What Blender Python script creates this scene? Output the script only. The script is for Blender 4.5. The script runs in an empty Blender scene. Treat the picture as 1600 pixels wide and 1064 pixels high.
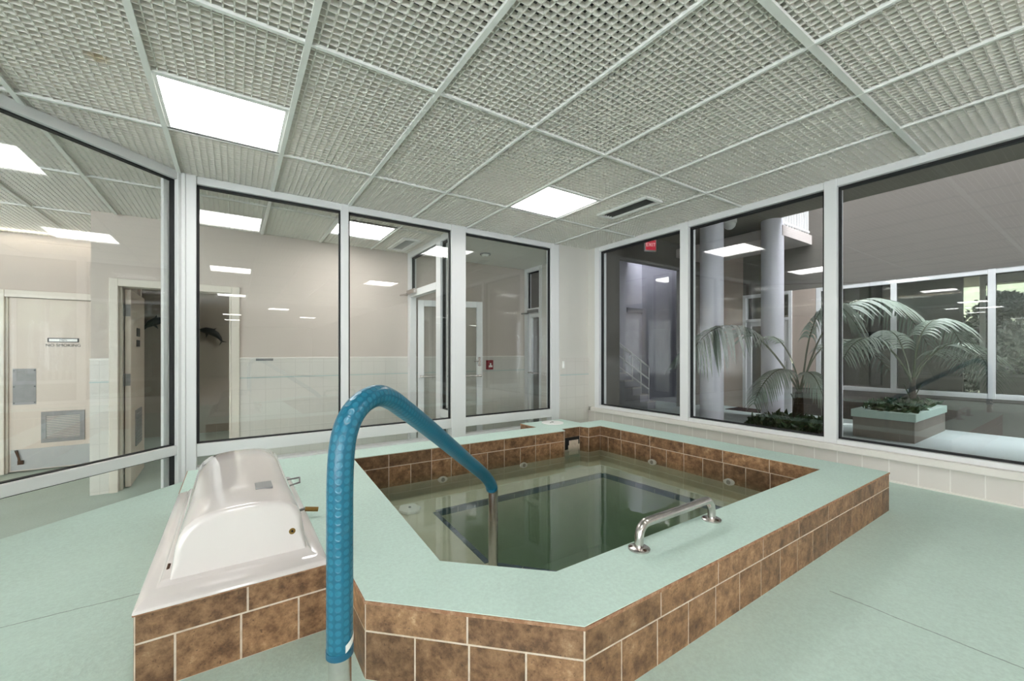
import bpy, bmesh, math, random
from mathutils import Vector, Matrix
random.seed(7)
scene = bpy.context.scene
COL = scene.collection
Z0 = 1.37            # lower floor is z = 0; heights below are given relative to the eye (z_rel + Z0)

# ------------------------------------------------------------------ colour / material helpers
def lin(r, g, b):
    f = lambda c: (c/255/12.92) if c/255 <= .04045 else ((c/255+.055)/1.055)**2.4
    return (f(r), f(g), f(b), 1)

def new_mat(name):
    m = bpy.data.materials.new(name); m.use_nodes = True
    nt = m.node_tree; nt.nodes.clear()
    out = nt.nodes.new('ShaderNodeOutputMaterial')
    return m, nt, out

def N(nt, t, **kw):
    n = nt.nodes.new(t)
    for k, v in kw.items():
        if k == 'ins':
            for i, x in v.items(): n.inputs[i].default_value = x
        else: setattr(n, k, v)
    return n

def math_n(nt, op, a, b=None, clamp=False):
    n = nt.nodes.new('ShaderNodeMath'); n.operation = op; n.use_clamp = clamp
    for i, x in enumerate((a, b)):
        if x is None: continue
        if isinstance(x, (int, float)): n.inputs[i].default_value = x
        else: nt.links.new(x, n.inputs[i])
    return n.outputs[0]

def mixc(nt, fac, a, b):
    n = nt.nodes.new('ShaderNodeMix'); n.data_type = 'RGBA'
    for i, x in ((0, fac), (6, a), (7, b)):
        if isinstance(x, (int, float)): n.inputs[i].default_value = x
        elif isinstance(x, tuple): n.inputs[i].default_value = x
        else: nt.links.new(x, n.inputs[i])
    return n.outputs[2]

def pbr(name, col, rough=.5, metal=0, noise=None, bump=None, spec=.5, coat=0):
    """plain procedural surface; noise=(scale, colour2, amount), bump=(scale, strength)"""
    m, nt, out = new_mat(name)
    b = N(nt, 'ShaderNodeBsdfPrincipled')
    b.inputs['Base Color'].default_value = col
    b.inputs['Roughness'].default_value = rough
    b.inputs['Metallic'].default_value = metal
    b.inputs['Specular IOR Level'].default_value = spec
    if coat: b.inputs['Coat Weight'].default_value = coat; b.inputs['Coat Roughness'].default_value = .05
    tc = N(nt, 'ShaderNodeTexCoord')
    if noise:
        n = N(nt, 'ShaderNodeTexNoise', ins={'Scale': noise[0], 'Detail': 6., 'Roughness': .6})
        nt.links.new(tc.outputs['Object'], n.inputs['Vector'])
        r = N(nt, 'ShaderNodeMapRange', ins={1: .42, 2: .68, 3: 0., 4: noise[2]})
        nt.links.new(n.outputs['Fac'], r.inputs[0])
        nt.links.new(mixc(nt, r.outputs[0], col, noise[1]), b.inputs['Base Color'])
    if bump:
        n2 = N(nt, 'ShaderNodeTexNoise', ins={'Scale': bump[0], 'Detail': 5.})
        nt.links.new(tc.outputs['Object'], n2.inputs['Vector'])
        bp = N(nt, 'ShaderNodeBump', ins={'Strength': bump[1], 'Distance': .004})
        nt.links.new(n2.outputs['Fac'], bp.inputs['Height'])
        nt.links.new(bp.outputs[0], b.inputs['Normal'])
    nt.links.new(b.outputs[0], out.inputs[0])
    return m

def tile_mat(name, axis, p, off_u, off_v, col, grout, gw=.004, rough=.25, var=.06):
    """square glazed tiles; axis 'x' = wall running along x, 'y' = wall running along y"""
    m, nt, out = new_mat(name)
    tc = N(nt, 'ShaderNodeTexCoord'); s = N(nt, 'ShaderNodeSeparateXYZ')
    nt.links.new(tc.outputs['Object'], s.inputs[0])
    u = s.outputs[0 if axis == 'x' else 1]; v = s.outputs[2]
    uu = math_n(nt, 'DIVIDE', math_n(nt, 'SUBTRACT', u, off_u), p)
    vv = math_n(nt, 'DIVIDE', math_n(nt, 'SUBTRACT', v, off_v), p)
    def edge(x):
        fr = math_n(nt, 'FRACT', x)
        return math_n(nt, 'MINIMUM', fr, math_n(nt, 'SUBTRACT', 1., fr))
    d = math_n(nt, 'MINIMUM', edge(uu), edge(vv))
    mask = N(nt, 'ShaderNodeMapRange', ins={1: gw/p*.4, 2: gw/p, 3: 0., 4: 1.})
    nt.links.new(d, mask.inputs[0])
    cb = N(nt, 'ShaderNodeCombineXYZ')
    nt.links.new(math_n(nt, 'FLOOR', uu), cb.inputs[0]); nt.links.new(math_n(nt, 'FLOOR', vv), cb.inputs[1])
    wn = N(nt, 'ShaderNodeTexWhiteNoise'); nt.links.new(cb.outputs[0], wn.inputs['Vector'])
    c2 = tuple(x*(1-var*2) for x in col[:3])+(1,)
    tcol = mixc(nt, wn.outputs['Value'], col, c2)
    b = N(nt, 'ShaderNodeBsdfPrincipled', ins={'Roughness': rough})
    nt.links.new(mixc(nt, mask.outputs[0], grout, tcol), b.inputs['Base Color'])
    bp = N(nt, 'ShaderNodeBump', ins={'Strength': .4, 'Distance': .002})
    nt.links.new(mask.outputs[0], bp.inputs['Height']); nt.links.new(bp.outputs[0], b.inputs['Normal'])
    nt.links.new(b.outputs[0], out.inputs[0])
    return m

def fresnel_mix(nt, f0, normal=None, power=5.):
    lw = N(nt, 'ShaderNodeLayerWeight', ins={'Blend': .5})
    if normal is not None: nt.links.new(normal, lw.inputs['Normal'])
    p = math_n(nt, 'POWER', lw.outputs['Facing'], power)
    return math_n(nt, 'ADD', math_n(nt, 'MULTIPLY', p, 1-f0), f0, clamp=True)

def glass_mat(name, tint, f0=.045, rough=0.):
    m, nt, out = new_mat(name)
    t = N(nt, 'ShaderNodeBsdfTransparent'); t.inputs[0].default_value = tint
    g = N(nt, 'ShaderNodeBsdfGlossy', ins={'Roughness': rough}); g.inputs[0].default_value = (1, 1, 1, 1)
    mx = N(nt, 'ShaderNodeMixShader')
    nt.links.new(fresnel_mix(nt, f0), mx.inputs[0])
    nt.links.new(t.outputs[0], mx.inputs[1]); nt.links.new(g.outputs[0], mx.inputs[2])
    nt.links.new(mx.outputs[0], out.inputs[0])
    return m

def emit(name, col, s):
    m, nt, out = new_mat(name)
    e = N(nt, 'ShaderNodeEmission'); e.inputs[0].default_value = col; e.inputs[1].default_value = s
    nt.links.new(e.outputs[0], out.inputs[0]); return m

def stone_tile_mat(name):
    m, nt, out = new_mat(name)
    tc = N(nt, 'ShaderNodeTexCoord'); geo = N(nt, 'ShaderNodeNewGeometry')
    va = N(nt, 'ShaderNodeVectorMath', operation='MULTIPLY_ADD')
    cb = N(nt, 'ShaderNodeCombineXYZ')
    for i_, k_ in enumerate((37., 51., 23.)): nt.links.new(math_n(nt, 'MULTIPLY', geo.outputs['Random Per Island'], k_), cb.inputs[i_])
    va = N(nt, 'ShaderNodeVectorMath', operation='ADD')
    nt.links.new(cb.outputs[0], va.inputs[0]); nt.links.new(tc.outputs['Object'], va.inputs[1])
    def noise(sc, det, ro): 
        n = N(nt, 'ShaderNodeTexNoise', ins={'Scale': sc, 'Detail': det, 'Roughness': ro}); nt.links.new(va.outputs[0], n.inputs['Vector']); return n.outputs['Fac']
    n1 = noise(16., 12., .72); n2 = noise(95., 5., .7); n4 = noise(34., 8., .75)
    mxn = math_n(nt, 'ADD', math_n(nt, 'MULTIPLY', n1, .62), math_n(nt, 'MULTIPLY', n4, .38))
    cr = N(nt, 'ShaderNodeValToRGB'); e = cr.color_ramp.elements
    e[0].position = .34; e[0].color = lin(74, 52, 36)
    e[1].position = .68; e[1].color = lin(206, 174, 138)
    for p_, c_ in ((.43, lin(112, 80, 55)), (.50, lin(142, 106, 75)), (.57, lin(166, 127, 93))):
        x = e.new(p_); x.color = c_
    nt.links.new(mxn, cr.inputs[0])
    wn = N(nt, 'ShaderNodeTexWhiteNoise', noise_dimensions='1D'); nt.links.new(geo.outputs['Random Per Island'], wn.inputs['W'])
    rnd = N(nt, 'ShaderNodeMapRange', ins={3: .62, 4: 1.12}); nt.links.new(wn.outputs['Value'], rnd.inputs[0])
    vm = N(nt, 'ShaderNodeVectorMath', operation='SCALE')
    nt.links.new(cr.outputs[0], vm.inputs[0]); nt.links.new(rnd.outputs[0], vm.inputs['Scale'])
    pit = N(nt, 'ShaderNodeMapRange', ins={1: .60, 2: .68, 3: 0., 4: .75}); nt.links.new(n2, pit.inputs[0])
    col = mixc(nt, pit.outputs[0], vm.outputs[0], lin(62, 40, 26))
    b = N(nt, 'ShaderNodeBsdfPrincipled', ins={'Roughness': .5})
    nt.links.new(col, b.inputs['Base Color'])
    bp = N(nt, 'ShaderNodeBump', ins={'Strength': .4, 'Distance': .003})
    nt.links.new(mxn, bp.inputs['Height']); nt.links.new(bp.outputs[0], b.inputs['Normal'])
    nt.links.new(b.outputs[0], out.inputs[0])
    return m

def mint_floor_mat(name, col, joints=False, scuff=.35):
    m, nt, out = new_mat(name)
    tc = N(nt, 'ShaderNodeTexCoord')
    n1 = N(nt, 'ShaderNodeTexNoise', ins={'Scale': 2.2, 'Detail': 8., 'Roughness': .62}); nt.links.new(tc.outputs['Object'], n1.inputs[0])
    n2 = N(nt, 'ShaderNodeTexNoise', ins={'Scale': 75., 'Detail': 5., 'Roughness': .7}); nt.links.new(tc.outputs['Object'], n2.inputs[0])
    n3 = N(nt, 'ShaderNodeTexNoise', ins={'Scale': 9., 'Detail': 9., 'Roughness': .75}); nt.links.new(tc.outputs['Object'], n3.inputs[0])
    r1 = N(nt, 'ShaderNodeMapRange', ins={1: .35, 2: .7, 3: 0., 4: .45}); nt.links.new(n1.outputs['Fac'], r1.inputs[0])
    r3 = N(nt, 'ShaderNodeMapRange', ins={1: .62, 2: .76, 3: 0., 4: scuff}); nt.links.new(n3.outputs['Fac'], r3.inputs[0])
    r2 = N(nt, 'ShaderNodeMapRange', ins={1: .38, 2: .66, 3: .0, 4: .5}); nt.links.new(n2.outputs['Fac'], r2.inputs[0])
    dk = tuple(x*.8 for x in col[:3])+(1,)
    c = mixc(nt, r1.outputs[0], col, dk)
    c = mixc(nt, r3.outputs[0], c, lin(120, 135, 128))
    c = mixc(nt, r2.outputs[0], c, tuple(min(1, x*1.22) for x in col[:3])+(1,))
    if joints:
        s = N(nt, 'ShaderNodeSeparateXYZ'); nt.links.new(tc.outputs['Object'], s.inputs[0])
        wob = math_n(nt, 'MULTIPLY', math_n(nt, 'SUBTRACT', n3.outputs['Fac'], .5), .02)
        def line(a, v, b, lim, op):
            d = math_n(nt, 'ABSOLUTE', math_n(nt, 'ADD', math_n(nt, 'SUBTRACT', a, v), wob))
            k = math_n(nt, 'LESS_THAN', d, .0028)
            return math_n(nt, 'MULTIPLY', k, math_n(nt, op, b, lim))
        l = math_n(nt, 'MAXIMUM', line(s.outputs[1], 2.11, s.outputs[0], -.2, 'LESS_THAN'),
                   line(s.outputs[0], 1.915, s.outputs[1], .64, 'LESS_THAN'))
        c = mixc(nt, math_n(nt, 'MULTIPLY', l, .6), c, lin(90, 100, 96))
    b = N(nt, 'ShaderNodeBsdfPrincipled', ins={'Roughness': .55})
    nt.links.new(c, b.inputs['Base Color'])
    bp = N(nt, 'ShaderNodeBump', ins={'Strength': .35, 'Distance': .003})
    nt.links.new(n2.outputs['Fac'], bp.inputs['Height']); nt.links.new(bp.outputs[0], b.inputs['Normal'])
    nt.links.new(b.outputs[0], out.inputs[0])
    return m

# ------------------------------------------------------------------ materials
MINT = mint_floor_mat('mint_painted_concrete', lin(190, 211, 201), joints=True)
MINT2 = mint_floor_mat('mint_coping_paint', lin(196, 219, 209), scuff=.15)
MINT_LOW = mint_floor_mat('mint_corridor_floor', lin(180, 194, 186), scuff=.3)
ATR_FLOOR = mint_floor_mat('pale_atrium_floor', lin(206, 218, 216), scuff=.25)
STONE = stone_tile_mat('brown_stone_tile')
GROUT = pbr('tan_grout', lin(218, 204, 188), .8, noise=(40, lin(184, 162, 140), .6))
EDGE = pbr('worn_terracotta_edge', lin(150, 106, 78), .7, noise=(60, lin(196, 160, 130), .7))
NAVY = pbr('navy_edge_tile', lin(40, 54, 84), .25, noise=(30, lin(60, 74, 104), .6))
PLASTER = pbr('pool_plaster', lin(204, 198, 178), .6, noise=(5, lin(176, 170, 148), .6))
WHITE_AL = pbr('white_aluminium', lin(222, 222, 222), .4)
GASKET = pbr('black_gasket', lin(14, 15, 17), .6)
TILE_X = tile_mat('white_wall_tile_x', 'x', .1524, 0, Z0-.06-.062, lin(212, 208, 201), lin(199, 195, 188), gw=.003, var=.015)
TILE_Y = tile_mat('white_wall_tile_y', 'y', .1524, .03, Z0-.917, lin(212, 205, 199), lin(228, 223, 217), gw=.005, var=.02)
TILE_TRIM = pbr('white_tile_cap', lin(222, 217, 210), .3)
ACCENT = pbr('pale_teal_tile_line', lin(160, 182, 180), .35)
TAUPE = pbr('taupe_wall_paint', lin(196, 185, 176), .75, bump=(300, .05))
PALE = pbr('pale_wall_paint', lin(206, 203, 196), .7, bump=(300, .05))
CREAM = pbr('cream_door_paint', lin(206, 193, 180), .45)
CREAM2 = pbr('cream_trim_paint', lin(214, 206, 194), .4)
DARKWALL = pbr('dim_changing_room_paint', lin(172, 166, 154), .7)
STUCCO = pbr('taupe_stucco', lin(106, 101, 95), .9, noise=(60, lin(92, 88, 82), .5), bump=(120, .5))
TAUPE2 = pbr('taupe_planter_render', lin(142, 135, 127), .9, bump=(120, .4))
STUCCO_D = pbr('dark_taupe_soffit', lin(128, 122, 110), .9, bump=(120, .3))
LAV = pbr('lavender_grey_plaster', lin(176, 174, 184), .85, noise=(3, lin(160, 158, 170), .5), bump=(90, .4))
COLUMN = pbr('pale_column_paint', lin(242, 240, 250), .6)
CRATE = pbr('eggcrate_plastic', lin(250, 248, 242), .5)
TEE = pbr('white_ceiling_tee', lin(232, 232, 228), .5)
PLENUM = pbr('grey_plenum', lin(72, 72, 70), .9)
LIGHT = emit('light_diffuser', (1.0, .985, .965, 1), 9.0)
LFRAME = pbr('light_frame_white', lin(238, 238, 236), .45)
GLASS = glass_mat('window_glass', (.975, .985, .98, 1))
GLASS_B = glass_mat('atrium_window_glass', (.93, .94, .94, 1), f0=.05)
STEEL = pbr('brushed_steel', lin(206, 200, 196), .27, 1., noise=(60, lin(180, 174, 170), .5))
DULL_STEEL = pbr('dull_stainless_sheet', lin(132, 131, 130), .5, .25, noise=(20, lin(110, 110, 110), .5))
BRASS = pbr('tarnished_brass', lin(150, 118, 66), .35, .9)
RUST = pbr('rusty_metal', lin(74, 50, 34), .7, .4)
DARK = pbr('dark_opening', lin(24, 24, 24), .8)
GEL = pbr('white_gelcoat', lin(222, 214, 211), .12, coat=.6)
WPLASTIC = pbr('white_plastic', lin(236, 236, 232), .35)
RED = pbr('red_alarm_plastic', lin(126, 22, 34), .4)
REDSIGN = emit('lit_red_exit_panel', lin(225, 60, 80), .32)
WSIGN = emit('lit_exit_lettering', lin(255, 205, 205), .42)
BLACK = pbr('black_ink', lin(24, 24, 26), .6)
GREYPLATE = pbr('grey_label_plate', lin(150, 150, 150), .5)
DOLPHIN = pbr('dark_bronze_paint', lin(34, 44, 44), .4)
LEAF = pbr('palm_leaf_green', lin(136, 150, 136), .35, noise=(6, lin(164, 172, 160), .6))
LEAF2 = pbr('groundcover_green', lin(38, 66, 36), .45, noise=(8, lin(70, 100, 56), .7))
STEM = pbr('palm_stem', lin(74, 84, 58), .55, noise=(20, lin(50, 46, 34), .6))
TRUNK = pbr('palm_trunk', lin(52, 46, 38), .9, noise=(40, lin(80, 72, 58), .7), bump=(60, .8))
SOIL = pbr('dark_soil', lin(42, 38, 30), .95, bump=(50, .8))
BUSH = pbr('garden_leaf', lin(74, 98, 58), .5, noise=(3, lin(42, 62, 36), .8))
BUSH_D = pbr('dark_garden_leaf', lin(40, 54, 36), .5, noise=(3, lin(26, 36, 24), .8))
BUSH_R = pbr('reddish_garden_leaf', lin(96, 60, 50), .5, noise=(5, lin(96, 110, 66), .8))
WOOD = pbr('dark_bench_wood', lin(62, 54, 48), .5, noise=(12, lin(90, 78, 66), .5))
RUG = pbr('dark_door_mat', lin(54, 42, 42), .95, bump=(200, .5))
PINKWALL = pbr('pinkish_taupe_paint', lin(182, 164, 152), .8, bump=(200, .2))

# handrail sleeve: blue with rows of paler dots along its length
def sleeve_mat():
    m, nt, out = new_mat('blue_dotted_sleeve')
    uv = N(nt, 'ShaderNodeUVMap'); s = N(nt, 'ShaderNodeSeparateXYZ'); nt.links.new(uv.outputs[0], s.inputs[0])
    def cen(x): return math_n(nt, 'SUBTRACT', math_n(nt, 'FRACT', x), .5)
    a = cen(s.outputs[0]); b_ = cen(s.outputs[1])
    d = math_n(nt, 'SQRT', math_n(nt, 'ADD', math_n(nt, 'MULTIPLY', a, a), math_n(nt, 'MULTIPLY', b_, b_)))
    k = N(nt, 'ShaderNodeMapRange', ins={1: .31, 2: .43, 3: 1., 4: 0.}); nt.links.new(d, k.inputs[0])
    fade = N(nt, 'ShaderNodeMapRange', ins={1: 44., 2: 54., 3: 1., 4: .15}); nt.links.new(s.outputs[1], fade.inputs[0])
    kk = math_n(nt, 'MULTIPLY', k.outputs[0], fade.outputs[0])
    b = N(nt, 'ShaderNodeBsdfPrincipled', ins={'Roughness': .3})
    nt.links.new(mixc(nt, kk, lin(22, 98, 124), lin(36, 115, 141)), b.inputs['Base Color'])
    bp = N(nt, 'ShaderNodeBump', ins={'Strength': .25, 'Distance': .002})
    nt.links.new(kk, bp.inputs['Height']); nt.links.new(bp.outputs[0], b.inputs['Normal'])
    nt.links.new(b.outputs[0], out.inputs[0]); return m
SLEEVE = sleeve_mat()

def water_mat():
    m, nt, out = new_mat('murky_green_water')
    tc = N(nt, 'ShaderNodeTexCoord')
    n = N(nt, 'ShaderNodeTexNoise', ins={'Scale': 5., 'Detail': 2.}); nt.links.new(tc.outputs['Object'], n.inputs[0])
    bp = N(nt, 'ShaderNodeBump', ins={'Strength': .035, 'Distance': .02}); nt.links.new(n.outputs['Fac'], bp.inputs['Height'])
    t = N(nt, 'ShaderNodeBsdfTransparent'); t.inputs[0].default_value = (.97, .98, .96, 1)
    g = N(nt, 'ShaderNodeBsdfGlossy', ins={'Roughness': .0}); nt.links.new(bp.outputs[0], g.inputs['Normal'])
    mx = N(nt, 'ShaderNodeMixShader'); nt.links.new(fresnel_mix(nt, .035, bp.outputs[0], 4.2), mx.inputs[0])
    nt.links.new(t.outputs[0], mx.inputs[1]); nt.links.new(g.outputs[0], mx.inputs[2])
    nt.links.new(mx.outputs[0], out.inputs['Surface'])
    ab = N(nt, 'ShaderNodeVolumeAbsorption', ins={'Density': 1.0}); ab.inputs[0].default_value = (.26, .52, .36, 1)
    sc = N(nt, 'ShaderNodeVolumeScatter', ins={'Density': .34}); sc.inputs[0].default_value = (.50, .72, .52, 1)
    ad = N(nt, 'ShaderNodeAddShader'); nt.links.new(ab.outputs[0], ad.inputs[0]); nt.links.new(sc.outputs[0], ad.inputs[1])
    nt.links.new(ad.outputs[0], out.inputs['Volume'])
    return m
WATER = water_mat()

# ------------------------------------------------------------------ mesh builder (all heights relative to the eye)
def wloc(o):
    v = Vector((0, 0, 0))
    while o is not None: v += Vector(o.location); o = o.parent
    return v

class MB:
    def __init__(s): s.v = []; s.f = []; s.uv = {}
    def add(s, vs, fs):
        n = len(s.v); s.v += [tuple(x) for x in vs]; s.f += [tuple(i+n for i in f) for f in fs]
    def box(s, x0, x1, y0, y1, z0, z1):
        s.ob((0, 0), (1, 0), (0, 1), x0, x1, y0, y1, z0, z1)
    def ob(s, o, d, n, a0, a1, b0, b1, z0, z1):
        P = lambda a, b, z: (o[0]+d[0]*a+n[0]*b, o[1]+d[1]*a+n[1]*b, z)
        vs = [P(a0, b0, z0), P(a1, b0, z0), P(a1, b1, z0), P(a0, b1, z0), P(a0, b0, z1), P(a1, b0, z1), P(a1, b1, z1), P(a0, b1, z1)]
        s.add(vs, [(0, 3, 2, 1), (4, 5, 6, 7), (0, 1, 5, 4), (1, 2, 6, 5), (2, 3, 7, 6), (3, 0, 4, 7)])
    def prism(s, pts, z0, z1):
        n = len(pts)
        vs = [(p[0], p[1], z0) for p in pts]+[(p[0], p[1], z1) for p in pts]
        fs = [tuple(range(n))[::-1], tuple(range(n, 2*n))]+[(i, (i+1) % n, n+(i+1) % n, n+i) for i in range(n)]
        s.add(vs, fs)
    def ring(s, outer, inner, z0, z1):
        """flat slab with a hole"""
        bm = bmesh.new()
        for L in (outer, inner):
            vv = [bm.verts.new((p[0], p[1], 0)) for p in L]
            for i in range(len(vv)): bm.edges.new((vv[i], vv[(i+1) % len(vv)]))
        bmesh.ops.triangle_fill(bm, use_beauty=True, edges=bm.edges[:])
        bm.verts.index_update()
        base = [(v.co.x, v.co.y) for v in bm.verts]; tris = []
        for f in bm.faces:
            ix = [v.index for v in f.verts]
            if f.normal.z < 0: ix.reverse()
            tris.append(ix)
        n = len(base); no = len(outer)
        vs = [(x, y, z1) for x, y in base]+[(x, y, z0) for x, y in base]
        fs = [tuple(t) for t in tris]+[tuple(i+n for i in t[::-1]) for t in tris]
        for st, ln in ((0, no), (no, len(inner))):
            for i in range(ln):
                a, b = st+i, st+(i+1) % ln
                fs.append((a, b, b+n, a+n))
        bm.free(); s.add(vs, fs)
    def tube(s, path, r, seg=12, caps=True, uvs=None):
        path = [Vector(p) for p in path]; rings = []
        t0 = (path[1]-path[0]).normalized()
        up = Vector((0, 0, 1)) if abs(t0.z) < .9 else Vector((1, 0, 0))
        nrm = t0.cross(up).normalized(); L = 0; base = len(s.v); prev = t0
        for i, p in enumerate(path):
            t = (path[min(i+1, len(path)-1)]-path[max(i-1, 0)]).normalized()
            nrm = (nrm - t*nrm.dot(t)).normalized(); b = t.cross(nrm)
            rr = r[i] if isinstance(r, (list, tuple)) else r
            if i: L += (p-path[i-1]).length
            rings.append(L)
            for k in range(seg):
                a = 2*math.pi*k/seg
                s.v.append(tuple(p+nrm*math.cos(a)*rr+b*math.sin(a)*rr))
        for i in range(len(path)-1):
            for k in range(seg):
                k2 = (k+1) % seg
                f = (base+i*seg+k, base+i*seg+k2, base+(i+1)*seg+k2, base+(i+1)*seg+k)
                if uvs:
                    cu, cl = uvs
                    s.uv[len(s.f)] = [(k/seg*cu, rings[i]/cl), ((k+1)/seg*cu, rings[i]/cl), ((k+1)/seg*cu, rings[i+1]/cl), (k/seg*cu, rings[i+1]/cl)]
                s.f.append(f)
        if caps:
            s.f.append(tuple(base+k for k in range(seg))[::-1])
            s.f.append(tuple(base+(len(path)-1)*seg+k for k in range(seg)))
    def cyl(s, x, y, z0, z1, r, seg=24, r1=None):
        s.tube([(x, y, z0), (x, y, z1)], [r, r if r1 is None else r1], seg)
    def disc(s, c, nrm, r, h, seg=20):
        c = Vector(c); nrm = Vector(nrm).normalized(); s.tube([c, c+nrm*h], r, seg)
    def sphere(s, c, r, sx=1, sy=1, sz=1, seg=14):
        n = len(s.v); rows = seg//2
        for i in range(rows+1):
            th = math.pi*i/rows
            for k in range(seg):
                a = 2*math.pi*k/seg
                s.v.append((c[0]+r*sx*math.sin(th)*math.cos(a), c[1]+r*sy*math.sin(th)*math.sin(a), c[2]+r*sz*math.cos(th)))
        for i in range(rows):
            for k in range(seg):
                s.f.append((n+i*seg+k, n+(i+1)*seg+k, n+(i+1)*seg+(k+1) % seg, n+i*seg+(k+1) % seg))
    def build(s, name, mat, parent=None, bevel=0, smooth=False, base=None):
        """base=True puts the origin at the mesh's own foot; parent = its thing"""
        if parent is not None: off = wloc(parent)
        elif base:
            xs = [v[0] for v in s.v]; ys = [v[1] for v in s.v]
            off = Vector(((min(xs)+max(xs))/2, (min(ys)+max(ys))/2, min(v[2] for v in s.v)+Z0))
        else: off = Vector((0, 0, 0))
        me = bpy.data.meshes.new(name)
        me.from_pydata([(v[0]-off.x, v[1]-off.y, v[2]+Z0-off.z) for v in s.v], [], s.f)
        if s.uv:
            ul = me.uv_layers.new(name='UVMap')
            for p in me.polygons:
                if p.index in s.uv:
                    for li, c in zip(p.loop_indices, s.uv[p.index]): ul.data[li].uv = c
        me.validate(); me.update()
        bm = bmesh.new(); bm.from_mesh(me)
        if s.fixn: bmesh.ops.recalc_face_normals(bm, faces=bm.faces)
        if smooth:
            for f in bm.faces: f.smooth = True
            for e in bm.edges:
                if len(e.link_faces) == 2 and e.calc_face_angle(0) > math.radians(38): e.smooth = False
        bm.to_mesh(me); bm.free()
        me.materials.append(mat)
        o = bpy.data.objects.new(name, me); COL.objects.link(o)
        if parent is not None: o.parent = parent
        else: o.location = off
        if bevel:
            md = o.modifiers.new('bevel', 'BEVEL'); md.width = bevel; md.segments = 2; md.limit_method = 'ANGLE'
        return o
    fixn = True

def thing(name, label, cat, loc, group=None):
    o = bpy.data.objects.new(name, None); COL.objects.link(o)
    o.location = (loc[0], loc[1], loc[2]+Z0); o.empty_display_size = .1
    return tag(o, label, cat, group)
def tag(o, label, cat, group=None):
    o['label'] = label; o['category'] = cat
    if group: o['group'] = group
    return o
def struct(o, label=None, cat=None):
    o['kind'] = 'structure'
    if label: o['label'] = label
    if cat: o['category'] = cat
    return o
def part_label(o, l): o['label'] = l; return o

def text_mesh(name, txt, size, mat, parent, origin, xdir, ydir, depth=.002, align='CENTER'):
    cu = bpy.data.curves.new(name, 'FONT'); cu.body = txt; cu.size = size; cu.extrude = depth; cu.align_x = align; cu.align_y = 'CENTER'
    tmp = bpy.data.objects.new(name+'_tmp', cu); COL.objects.link(tmp)
    dg = bpy.context.evaluated_depsgraph_get()
    me = bpy.data.meshes.new_from_object(tmp.evaluated_get(dg))
    bpy.data.objects.remove(tmp)
    xd = Vector(xdir).normalized(); yd = Vector(ydir).normalized(); zd = xd.cross(yd)
    o3 = Vector((origin[0], origin[1], origin[2]+Z0))-wloc(parent)
    for v in me.vertices: v.co = o3+xd*v.co.x+yd*v.co.y+zd*v.co.z
    me.materials.clear(); me.materials.append(mat)
    o = bpy.data.objects.new(name, me); COL.objects.link(o); o.parent = parent
    return o

# ------------------------------------------------------------------ camera
FX, FY, RX, RY = .5587, .8294, .8294, -.5587
cam = bpy.data.cameras.new('camera'); camo = bpy.data.objects.new('camera', cam); COL.objects.link(camo)
camo.location = (0, 0, Z0); camo.rotation_euler = (math.pi/2, 0, math.atan2(FY, FX)-math.pi/2)
cam.sensor_width = 36; cam.lens = 646/1600*36; cam.shift_y = 18/1600; cam.clip_start = .02; cam.clip_end = 200
scene.camera = camo
def at(u, v, fwd):                      # a point seen at (u, v) of the photograph, fwd metres ahead
    r = (u-800)/646*fwd; z = (550-v)/646*fwd
    return Vector((FX*fwd+RX*r, FY*fwd+RY*r, z))

# ------------------------------------------------------------------ levels
CE, FL, LOW, RIM, WAT = 1.35, -.925, -1.37, -.70, -.886
YA, XB, SOF = 3.976, 3.888, 2.67

# ================================================================== THE SETTING
# floors
PIT = [(.55, .99), (2.95, .99), (2.95, 2.90), (.55, 2.90)]
m = MB(); m.ring([(-13.2, -2.2), (3.97, -2.2), (3.97, 7.2), (-13.2, 7.2)], PIT, LOW-.12, LOW); m.box(-2.8, 2.0, 7.2, 9.0, LOW-.12, LOW)
struct(m.build('floor', MINT_LOW))
m = MB(); m.box(-1.8, 3.97, -19, -2.2, LOW-.12, LOW)
struct(m.build('floor_hall', pbr('pale_bounce_floor', lin(222, 208, 200), .6, noise=(4, lin(200, 186, 178), .5))))  # unseen floor, toned pale and neutral to bounce sun up to the ceiling
m = MB(); m.box(3.97, 16.0, -7, 8.2, LOW-.12, LOW)
struct(m.build('floor_atrium', ATR_FLOOR))
plat = [(-1.70, -1.0), (3.887, -1.0), (3.887, 3.985), (-.075, 3.985), (-1.70, 2.36)]
m = MB(); m.ring(plat, PIT, LOW, FL)
struct(m.build('floor_platform', MINT))

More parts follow.
